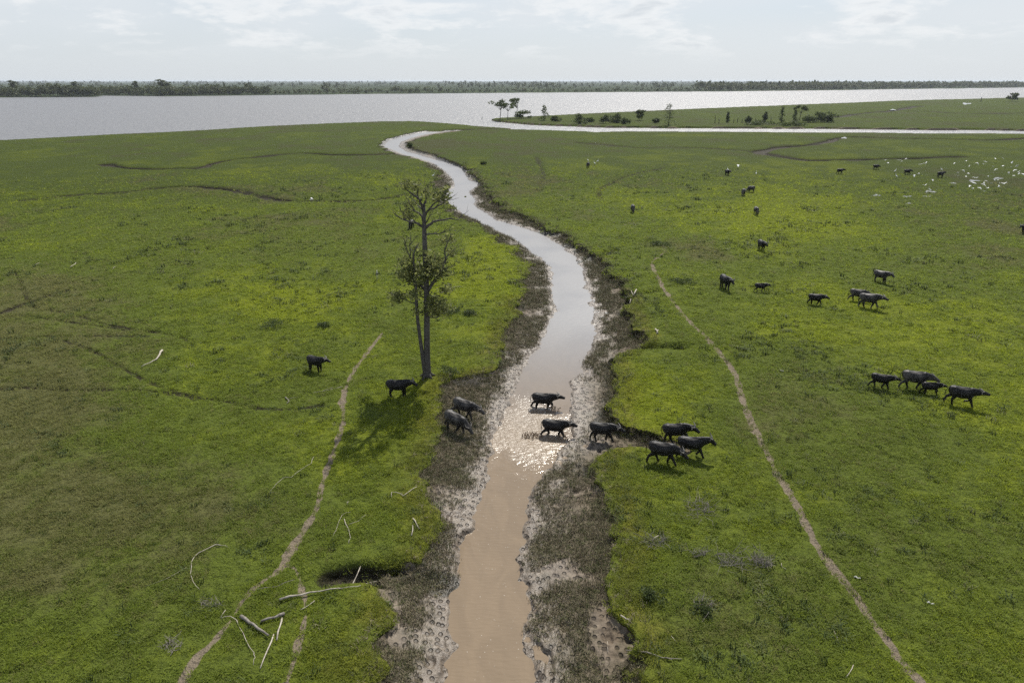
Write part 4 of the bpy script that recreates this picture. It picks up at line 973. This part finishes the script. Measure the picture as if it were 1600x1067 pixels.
bird(at(1153, 264) + Vector((0, 0, 1.0)), EG_F[4], 2.8, 'white egret with spread wings above the far pasture, alone', scale=1.5)
for B_, lab in ((BE, 'white egret perched on the back of a distant black buffalo'), (BF, 'white egret perched on the lone distant buffalo')):
    bird(B_.location + Vector((-.05, 0, 1.42 * B_.scale[0])), EG_S, 2.0, lab, scale=1.05)
p = at(590, 438); b = MB()
b.loft([((-.42, 0, .62), (0, .02, 0), (0, 0, .02)), ((-.2, 0, .78), (0, .12, 0), (0, 0, .11)), ((.05, 0, .86), (0, .16, 0), (0, 0, .16)), ((.22, 0, .92), (0, .09, 0), (0, 0, .10))], 10)
nk = MB(); nk.tube([(.18, 0, .93), (.30, 0, 1.05), (.27, 0, 1.22), (.36, 0, 1.30)], [.07, .05, .045, .055], 8)
bk = MB(); bk.tube([(.38, 0, 1.30), (.62, 0, 1.22)], [.03, .006], 6)
lg = []
for sd in (1, -1): q = MB(); q.tube([(.02, sd * .06, .78), (-.02, sd * .06, .4), (.02, sd * .06, 0)], [.035, .022, .022], 6); lg.append(('leg', q.build('stork_leg', True), M_PALE))
bird(p, [('body', b.build('stork_body', True), M_DUSKY), ('neck', nk.build('stork_neck', True), M_EGRET), ('beak', bk.build('stork_beak', True), M_LEGS)] + lg, -1.4, 'dark backed stork with pale legs standing left of the tall tree', scale=1.0, name='stork', cat='stork')

# ------------------------------------------------------------------ driftwood and dead brush
def wood(pts, r0, r1, label, mat, side=(), name='fallen_branch', cat='branch', lift=.04):
    """a branch lying along photo pixels; side: more limbs of it"""
    base = at(*pts[0]); mb = MB()
    def lay(ps, a, b):
        q = []
        for i, (x, y) in enumerate(ps):
            v = at(x, y) - base; v.z += lift + (a + b) * .5
            if q:
                mid = (q[-1] + v) * .5; mid += Vector((random.gauss(0, .03), random.gauss(0, .03), random.uniform(0, .05))); q.append(mid)
            q.append(v)
        mb.tube(q, [v * random.uniform(.85, 1.15) for v in taper(a * .68, b * .68, len(q))], 7)
    lay(pts, r0, r1)
    for ps, a, b in side: lay(ps, a, b)
    o = tag(link(name, mb.build(name, True), mat), label, cat, 'driftwood lying on the pasture'); o.location = base; return o
D, DD = M_DRIFT, M_DRIFT_D
wood([(254,549),(250,556),(245,563),(234,569),(221,575)], .13, .04, 'bright bleached branch with broad end on left pasture', D, [([(254,549),(247,559),(243,564)], .08, .05), ([(236,568),(222,571)], .03, .015)])
wood([(345,853),(337,852),(317,862),(305,870),(299,880),(298,898),(302,910),(312,922)], .035, .015, 'curved bleached branch bent like a bow on left pasture', D, [([(345,853),(357,856)], .02, .008)])
wood([(292,887),(275,897),(255,907),(227,917)], .014, .008, 'long thin twig lying left of the bow shaped branch', D, name='twig', cat='twig')
wood([(437,939),(470,932),(500,926),(530,921)], .075, .045, 'long grey pole lying across the left trail', D, [([(530,921),(548,910),(565,899)], .05, .03), ([(530,921),(560,917),(590,912)], .03, .015)], name='log', cat='log')
wood([(377,966),(390,976),(403,985),(420,996)], .12, .07, 'short dark grey log, left one of the pile near left trail', DD, name='log', cat='log')
wood([(445,962),(430,968),(408,974)], .12, .07, 'short dark grey log, upper one of the pile near left trail', DD, name='log', cat='log')
wood([(441,968),(438,980),(433,1002)], .06, .05, 'pale stick leaning from the upper dark log', D, name='stick', cat='stick')
wood([(428,993),(418,1018),(407,1046)], .055, .03, 'straight pale stick pointing to the bottom left', D, name='stick', cat='stick')
wood([(346,967),(360,964),(370,970),(380,990),(390,1012),(398,1022)], .03, .018, 'thin curved branch hooking around the left dark log', D, [([(397,1020),(399,1028),(396,1040)], .02, .01)])
wood([(492,940),(484,946),(470,954)], .04, .02, 'short pale stick below the long grey pole', D, name='stick', cat='stick')
wood([(353,954),(347,962),(344,966)], .03, .015, 'very short pale stick left of the dark logs', D, name='stick', cat='stick')
wood([(402,922),(432,918),(460,907)], .035, .015, 'slender brown branch left of the trail above the pole', M_TWIG)
wood([(490,715),(487,725),(470,735),(455,747),(444,747),(432,757),(421,771)], .022, .012, 'long thin zigzag twig on pasture left of the trail', D, [([(421,771),(431,770)], .015, .008)], name='twig', cat='twig')
wood([(535,605),(510,611),(490,615)], .03, .015, 'pale stick lying left of the trail below the lone buffalo', D, [([(520,606),(500,613),(488,614)], .02, .01)], name='stick', cat='stick')
wood([(446,622),(452,628),(448,632)], .06, .03, 'small dark root stump on the left pasture', DD, [([(452,624),(466,622)], .03, .015)], name='root', cat='root')
wood([(538,812),(545,828),(548,842),(545,850)], .03, .012, 'crooked pale branch right of the left trail', D, [([(535,805),(549,801)], .025, .012), ([(541,822),(560,815),(572,805)], .02, .01), ([(535,805),(525,830),(520,840)], .018, .008)])
wood([(645,811),(650,818),(656,828)], .05, .02, 'pale stub beside the left mud bank', D, [([(643,838),(645,825),(644,822)], .05, .02)], name='stub', cat='stub')
wood([(651,762),(641,768),(630,776),(625,772),(612,770),(612,778)], .04, .02, 'forked pale branch at the left edge of the mud', D, [([(630,776),(627,771)], .02, .01)])
wood([(545,785),(543,789)], .03, .02, 'tiny pale stick on pasture right of the left trail', D, name='stick', cat='stick')
wood([(978,1018),(1010,1023),(1035,1029),(1065,1031)], .045, .02, 'straight reddish pole lying at the lower right bank', M_TWIG, [([(1035,1029),(1050,1032)], .03, .02)], name='stick', cat='stick')
wood([(969,973),(978,979),(984,984)], .05, .02, 'pale splintered stick above the reddish pole', D, [([(970,972),(988,975)], .02, .01)], name='stick', cat='stick')
wood([(949,1003),(949.5,1020)], .018, .012, 'thin upright white stick at the lower right mud edge', D, name='stick', cat='stick')
wood([(1029,838),(1020,844),(1005,849)], .035, .015, 'pale branch in dry grass right of the mud', D, [([(1020,844),(1026,846)], .02, .01)])
wood([(994,458),(990,464),(986,468),(984,475)], .11, .06, 'gnarled pale forked root on the right bank edge', D, [([(990,463),(986,459)], .07, .03), ([(986,468),(981,472)], .05, .03)], name='root', cat='root')
wood([(1024,516),(1028,522)], .12, .06, 'stubby black and white stump near the right bank', D, [([(1028,517),(1026,523)], .08, .05)], name='stump', cat='stump')
wood([(690,459),(700,453),(712,449),(724,449)], .08, .03, 'arched pale branch right of the tall tree', D)
wood([(55,415),(62,411)], .05, .02, 'left short pale stick far up the left pasture', D, name='stick', cat='stick')
wood([(110,419),(116,415),(119,412)], .10, .05, 'pale forked stump far up the left pasture', D, [([(116,415),(113,418)], .05, .03)], name='stump', cat='stump')
wood([(176,421),(181,417)], .04, .02, 'right short pale stick far up the left pasture', D, name='stick', cat='stick')
wood([(1302,985),(1307,995),(1311,1007)], .022, .01, 'thin pale stick left of the right trail', D, name='stick', cat='stick')
wood([(1333,1040),(1325,1055),(1322,1060)], .025, .012, 'pale stick near the bottom end of the right trail', D, name='stick', cat='stick')
wood([(1221,881),(1222,887),(1228,891)], .02, .01, 'small curved twig in grass left of right trail', D, name='twig', cat='twig')
wood([(1049,995),(1056,1004)], .025, .012, 'short pale stick on lower right pasture', D, name='stick', cat='stick')
def brush(px, py, w_, h, n, label, mat=M_TWIG):
    p = at(px, py); mb = MB()
    for _ in range(n):
        a = random.uniform(0, 6.28); q = random.random() ** .5 * w_ * .5; s_ = Vector((math.cos(a) * q, math.sin(a) * q * .7, random.uniform(0, .1)))
        e = s_ + Vector((random.gauss(0, .35) * w_, random.gauss(0, .3) * w_, random.uniform(.1, 1) * h))
        w2 = wander(s_, e, 3, .3); mb.tube(w2, [.014, .011, .008, .004], 4)
        mb.tube([w2[1], w2[1] + Vector((random.gauss(0, .2), random.gauss(0, .2), random.uniform(0, .3)))], [.008, .003], 3)
    o = tag(link('dead_brush', mb.build('dead_brush'), mat), label, 'brush', 'heaps of dead twigs'); o.location = p
brush(1095, 795, 1.9, .5, 60, 'tangled grey dead brush in grass right of the mud, upper heap')
brush(1187, 880, 1.1, .7, 60, 'dense grey dead brush at the right end of the dark patch')
brush(1138, 876, 1.8, .35, 50, 'flat dead brush left of the dense grey one')
brush(1092, 866, .9, .35, 30, 'small dead brush farther left of the dense grey one')
brush(1022, 848, 1.2, .35, 40, 'dry brush close to the right mud edge')
brush(270, 1010, .9, .25, 30, 'small twiggy heap at the bottom left')
brush(728, 598, 2.6, .4, 90, 'dry reeds and roots on the bank right of the trunk')
brush(1100, 945, 1.0, .3, 30, 'thin dead brush on the lower right pasture')
brush(330, 945, .9, .2, 25, 'thin dead twigs below the bow shaped branch')
for x, y, wpx, hh, lab in [(703, 586, 44, 1.0, 'dark green shrub beside the foot of the tall tree'), (425, 508, 56, .45, 'grey green low shrub on left pasture, the larger of two'), (507, 509, 26, .4, 'grey green low shrub on left pasture, the smaller of two'),
        (735, 492, 30, .6, 'small dark bush between the tall tree and the creek'), (705, 489, 34, .45, 'low bush right of the tall tree behind it'), (1066, 441, 50, .5, 'low dark weeds beside the right trail'), (1030, 383, 44, .5, 'low weeds above the upper end of right trail'),
        (1020, 934, 52, .5, 'low dark leafy weeds at lower right beside the mud'), (1100, 957, 40, .35, 'small dark weeds in the lower right grass'), (642, 232, 10, 1.6, 'round dark bush at the creek bend'), (756, 257, 12, .9, 'small dark bush on the right of the upper creek')]:
    k = px_m(x, y); tree_obj('low_shrub', x, y, hh, wpx * k, 'bush', max(.10, min(.5, k * 2)), 40, lab, 'shrub', M_LEAF_DK, 'low shrubs on the pasture', M_TWIG)
for x, y, lab in [(1338.5, 903, 'upper pale scrap lying right of the right trail'), (1453, 943, 'lower pale scrap lying right of the right trail'), (1221, 580, 'pale scrap in grass right of the right trail, upper')]:
    p = at(x, y); mb = MB()
    mb.loft([((-.16, 0, .03), (0, .03, 0), (0, 0, .008)), ((-.06, .03, .09), (0, .08, 0), (0, 0, .012)), ((.05, -.02, .05), (0, .05, 0), (0, 0, .01)), ((.16, .02, .08), (0, .06, 0), (0, 0, .01)), ((.20, .03, .05), (0, .01, 0), (0, 0, .004))], 8)
    o = tag(link('scrap', mb.build('scrap', True), M_PALE), lab, 'scrap', 'pale scraps in the grass'); o.location = p; o.rotation_euler = (0, 0, -.5); o.scale = (.9,) * 3

# splashes round the wading buffaloes
def splash(px, py, n, w_, h, label):
    c = Vector((*gp(px, py, WATER), WATER)); mb = MB()
    for _ in range(n):
        a = random.uniform(0, 6.28); q = random.random() ** .5; r_ = random.uniform(.012, .045)
        o_ = Vector((math.cos(a) * q * w_, math.sin(a) * q * w_ * .5, random.random() ** 2 * h * (1 - q * .6)))
        mb.tube([o_ - Vector((0, 0, r_ * 2)), o_, o_ + Vector((random.gauss(0, r_), random.gauss(0, r_), r_ * 2.2))], [r_ * .3, r_, r_ * .2], 5)
    o = tag(link('splash', mb.build('splash', True), M_SPLASH), label, 'splash', kind='stuff'); o.location = c
M_SPLASH = simple_mat('muddy_spray', (0.20, 0.15, 0.10), .2, .5, (0.34, 0.26, 0.18), 6)
splash(830, 682, 150, .75, .45, 'brown spray behind the nearer wading buffalo')
splash(875, 685, 90, .8, .25, 'brown spray under the nearer wading buffalo')
splash(862, 641, 90, .7, .5, 'brown spray at the front feet of the farther wading buffalo')
splash(838, 644, 60, .6, .2, 'brown spray at the hind feet of the farther wading buffalo')

fl = MB()
for _ in range(170):
    y_ = random.uniform(20, 40); lx = float(np.interp(y_, *T_LW)); rx_ = float(np.interp(y_, *T_RW)); x_ = lx + (rx_ - lx) * random.betavariate(2.2, 1.6); r_ = random.uniform(.008, .022)
    fl.loft([((x_, y_, WATER - .002), (r_ * 1.4, 0, 0), (0, r_, 0)), ((x_, y_, WATER + .008), (r_ * .8, 0, 0), (0, r_ * .6, 0))], 6)
tag(link('foam', fl.build('foam'), simple_mat('foam', (0.62, 0.56, 0.47), .6, .2)), 'tiny pale foam flecks drifting on the near brown water', 'foam', kind='stuff')

# ------------------------------------------------------------------ grass and sedge (too many to count)
def sward_color(t, lush, rnd):
    lv = t.math('ADD', lush, t.math('MULTIPLY', t.math('SUBTRACT', rnd, .5), 1.1))
    g = t.mix(t.ramp(lv, -.15, .85), G_MID, G_LUSH); g = t.mix(t.ramp(lv, -.2, -1.1, 0, .75), g, G_DRY)
    return g
def grass_mat():
    m, t, out = new_mat('grass_blades'); lush = t.attr('lush', 'INSTANCER'); rim = t.attr('rim', 'INSTANCER')
    rnd = t.add('ShaderNodeObjectInfo').outputs['Random']
    g = sward_color(t, lush, rnd)
    g = t.mix(t.math('MULTIPLY', rim, .45), g, (0.17, 0.155, 0.03))
    g = t.mix(t.ramp(rnd, .72, 1.0, 0, .7), g, (0.040, 0.060, 0.013))
    g = t.mix(t.ramp(rnd, .07, .0, 0, .6), g, (0.26, 0.24, 0.09))
    d = t.add('ShaderNodeBsdfPrincipled'); t.l.new(g, d.inputs['Base Color']); d.inputs['Roughness'].default_value = .6; d.inputs['Specular IOR Level'].default_value = .12
    tr = t.add('ShaderNodeBsdfTranslucent'); t.l.new(g, tr.inputs[0]); mx = t.add('ShaderNodeMixShader'); mx.inputs[0].default_value = .55
    t.l.new(d.outputs[0], mx.inputs[1]); t.l.new(tr.outputs[0], mx.inputs[2]); t.l.new(mx.outputs[0], out.inputs[0]); return m
M_GRASS = grass_mat()
def sedge_mat():
    m, t, out = new_mat('dry_sedge'); rnd = t.add('ShaderNodeObjectInfo').outputs['Random']
    g = t.mix(rnd, (0.085, 0.070, 0.038), (0.25, 0.21, 0.135)); g = t.mix(t.ramp(rnd, .55, .1, 0, .85), g, (0.105, 0.120, 0.042))
    principled(t, out, g, .7, .2); return m
M_SEDGE = sedge_mat()
def weed_mat():
    m, t, out = new_mat('coarse_tussock'); rnd = t.add('ShaderNodeObjectInfo').outputs['Random']
    g = t.mix(rnd, (0.030, 0.048, 0.014), (0.085, 0.110, 0.030)); g = t.mix(t.ramp(rnd, .85, 1.0, 0, .7), g, (0.15, 0.135, 0.075))
    principled(t, out, g, .65, .12); return m
M_WEED = weed_mat()
def tuft(n, h, spread, width, curve):
    mb = MB()
    for _ in range(n):
        a = random.uniform(0, 6.28); o_ = Vector((random.gauss(0, spread), random.gauss(0, spread), -.02)); d = Vector((math.cos(a), math.sin(a), 0)); s_ = Vector((-d.y, d.x, 0)) * width
        hh = h * random.uniform(.6, 1.25); b = len(mb.v); c = curve * random.uniform(.4, 1.5)
        mb.v += [o_ - s_, o_ + s_, o_ + d * c * .35 + Vector((0, 0, hh * .65)) + s_ * .8, o_ + d * c * .35 + Vector((0, 0, hh * .65)) - s_ * .8, o_ + d * c + Vector((0, 0, hh))]
        mb.f += [(b, b + 1, b + 2, b + 3), (b + 3, b + 2, b + 4)]; mb.m += [0, 0]
    return mb.build('tuft')
def tuft_coll(name, meshes, mat):
    c = bpy.data.collections.new(name)
    for me in meshes:
        me.materials.append(mat); o = bpy.data.objects.new(name, me); c.objects.link(o)
    return c
def scatter(name, sel, dens, coll, smin, smax, label, cat, attrs=('lush', 'rim')):
    st = 3; ii = idx[::st, ::st]; q = np.stack([ii[:-1, :-1], ii[:-1, 1:], ii[1:, 1:], ii[1:, :-1]], -1).reshape(-1, 4)
    q = q[sel.ravel()[q].all(1) & (dens.ravel()[q].max(1) > .05)]
    used = np.unique(q); mp = np.zeros(len(VV), np.int64); mp[used] = np.arange(len(used))
    me = mesh_np(name, VV[used], mp[q])
    for k, arr in [('dens', dens)] + [(a, GM[a]) for a in attrs] + [('sz', 1 + np.clip((np.hypot(GX, GY) - 45) / 75, 0, 1.3))]:
        at_ = me.attributes.new(k, 'FLOAT', 'POINT'); at_.data.foreach_set('value', np.asarray(arr).ravel()[used].astype(np.float32))
    o = tag(link(name, me, None), label, cat, kind='stuff')
    g = bpy.data.node_groups.new(name, 'GeometryNodeTree')
    g.interface.new_socket('Geometry', in_out='INPUT', socket_type='NodeSocketGeometry'); g.interface.new_socket('Geometry', in_out='OUTPUT', socket_type='NodeSocketGeometry')
    N = g.nodes.new; L = g.links.new
    gi = N('NodeGroupInput'); go = N('NodeGroupOutput'); dp = N('GeometryNodeDistributePointsOnFaces'); L(gi.outputs[0], dp.inputs[0])
    na = N('GeometryNodeInputNamedAttribute'); na.data_type = 'FLOAT'; na.inputs[0].default_value = 'dens'; L(na.outputs[0], dp.inputs['Density'])
    ci_ = N('GeometryNodeCollectionInfo'); ci_.inputs[0].default_value = coll; ci_.inputs['Separate Children'].default_value = True; ci_.inputs['Reset Children'].default_value = True
    ip = N('GeometryNodeInstanceOnPoints'); ip.inputs['Pick Instance'].default_value = True
    L(dp.outputs[0], ip.inputs['Points']); L(ci_.outputs[0], ip.inputs['Instance'])
    rv = N('FunctionNodeRandomValue'); rv.data_type = 'FLOAT_VECTOR'; rv.inputs[0].default_value = (-.15, -.15, 0); rv.inputs[1].default_value = (.15, .15, 6.283); L(rv.outputs[0], ip.inputs['Rotation'])
    rs = N('FunctionNodeRandomValue'); rs.data_type = 'FLOAT'; rs.inputs[2].default_value = smin; rs.inputs[3].default_value = smax
    ns = N('GeometryNodeInputNamedAttribute'); ns.data_type = 'FLOAT'; ns.inputs[0].default_value = 'sz'
    mu = N('ShaderNodeMath'); mu.operation = 'MULTIPLY'; L(rs.outputs[1], mu.inputs[0]); L(ns.outputs[0], mu.inputs[1]); L(mu.outputs[0], ip.inputs['Scale'])
    L(ip.outputs[0], go.inputs[0])
    o.modifiers.new('scatter', 'NODES').node_group = g
    return o
GD = np.hypot(GX, GY); GZ = GZ.reshape(nr, nc)
GM = {k: np.asarray(v).reshape(nr, nc) for k, v in GM.items()}
infr = (PXg > -160) & (PXg < 1760) & (GD < 215)
clump = sst(-.30, .22, fbm(GX, GY, 1.1, 3, 201))
dg_ = np.interp(GD, [0, 38, 60, 90, 135, 215], [50, 42, 23, 9, 3, .0]) * (.10 + .90 * clump) * (1 - sst(.25, .6, GM['mud'])) * (1 - sst(.0, .14, GM['path']))
scatter('grass', infr, dg_, tuft_coll('grass_tuft', [tuft(13, .11, .08, .013, .11), tuft(16, .09, .11, .015, .15), tuft(9, .17, .06, .012, .09), tuft(14, .13, .10, .014, .16)], M_GRASS), .5, 1.4, 'short grazed grass covering the near pasture', 'grass')
weedn = sst(.16, .34, fbm(GX, GY, 6.5, 3, 231)) * sst(-.05, .2, fbm(GX, GY, 1.4, 2, 232))
dw_ = np.interp(GD, [0, 50, 90, 150, 200], [5, 3.2, 1.2, .5, 0]) * (weedn + .05) * (1 - sst(.25, .6, GM['mud'])) * (1 - sst(.0, .14, GM['path']))
scatter('weeds', infr, dw_, tuft_coll('weed_tuft', [tuft(16, .17, .11, .016, .16), tuft(12, .24, .08, .014, .12), tuft(18, .14, .16, .018, .18)], M_WEED), .7, 1.5, 'taller dark tussocks of coarse grass dotted over the pasture', 'tussocks', ())
bare = np.zeros_like(GD)
for x0, y0, rx, ry, am in [(905, 625, 50, 60, 1), (790, 640, 30, 60, .9), (940, 690, 70, 25, 1), (855, 1010, 45, 55, .9), (700, 920, 45, 25, .9), (735, 820, 22, 40, .7), (870, 790, 45, 30, .5)]:
    bare = np.maximum(bare, am * np.exp(-(((PXg - x0) / rx) ** 2 + ((PYg - y0) / ry) ** 2) ** 2))
pt = sst(-.16, .14, fbm(GX, GY, 2.2, 4, 211) + .20)
ds = np.interp(GD, [0, 38, 60, 100, 150, 215], [85, 75, 46, 20, 8, 2]) * sst(.3, .7, GM['creek']) * sst(.2, 1.1, GM['dw'] - .1 + 1.6 * fbm(GX, GY, 2.6, 3, 213)) * pt * (1 - bare) + np.interp(GD, [0, 60, 110], [10, 6, 2]) * np.exp(-((GM['bankd'] - .2) / .8) ** 2) * (GM['creek'] < .8)
scatter('dry_sedge', infr & (GZ > WATER + .03), ds, tuft_coll('sedge_tuft', [tuft(12, .16, .09, .010, .12), tuft(10, .22, .08, .009, .09), tuft(14, .11, .12, .011, .15)], M_SEDGE), .6, 1.3, 'brown dead sedge standing on the mud banks', 'sedge', ())
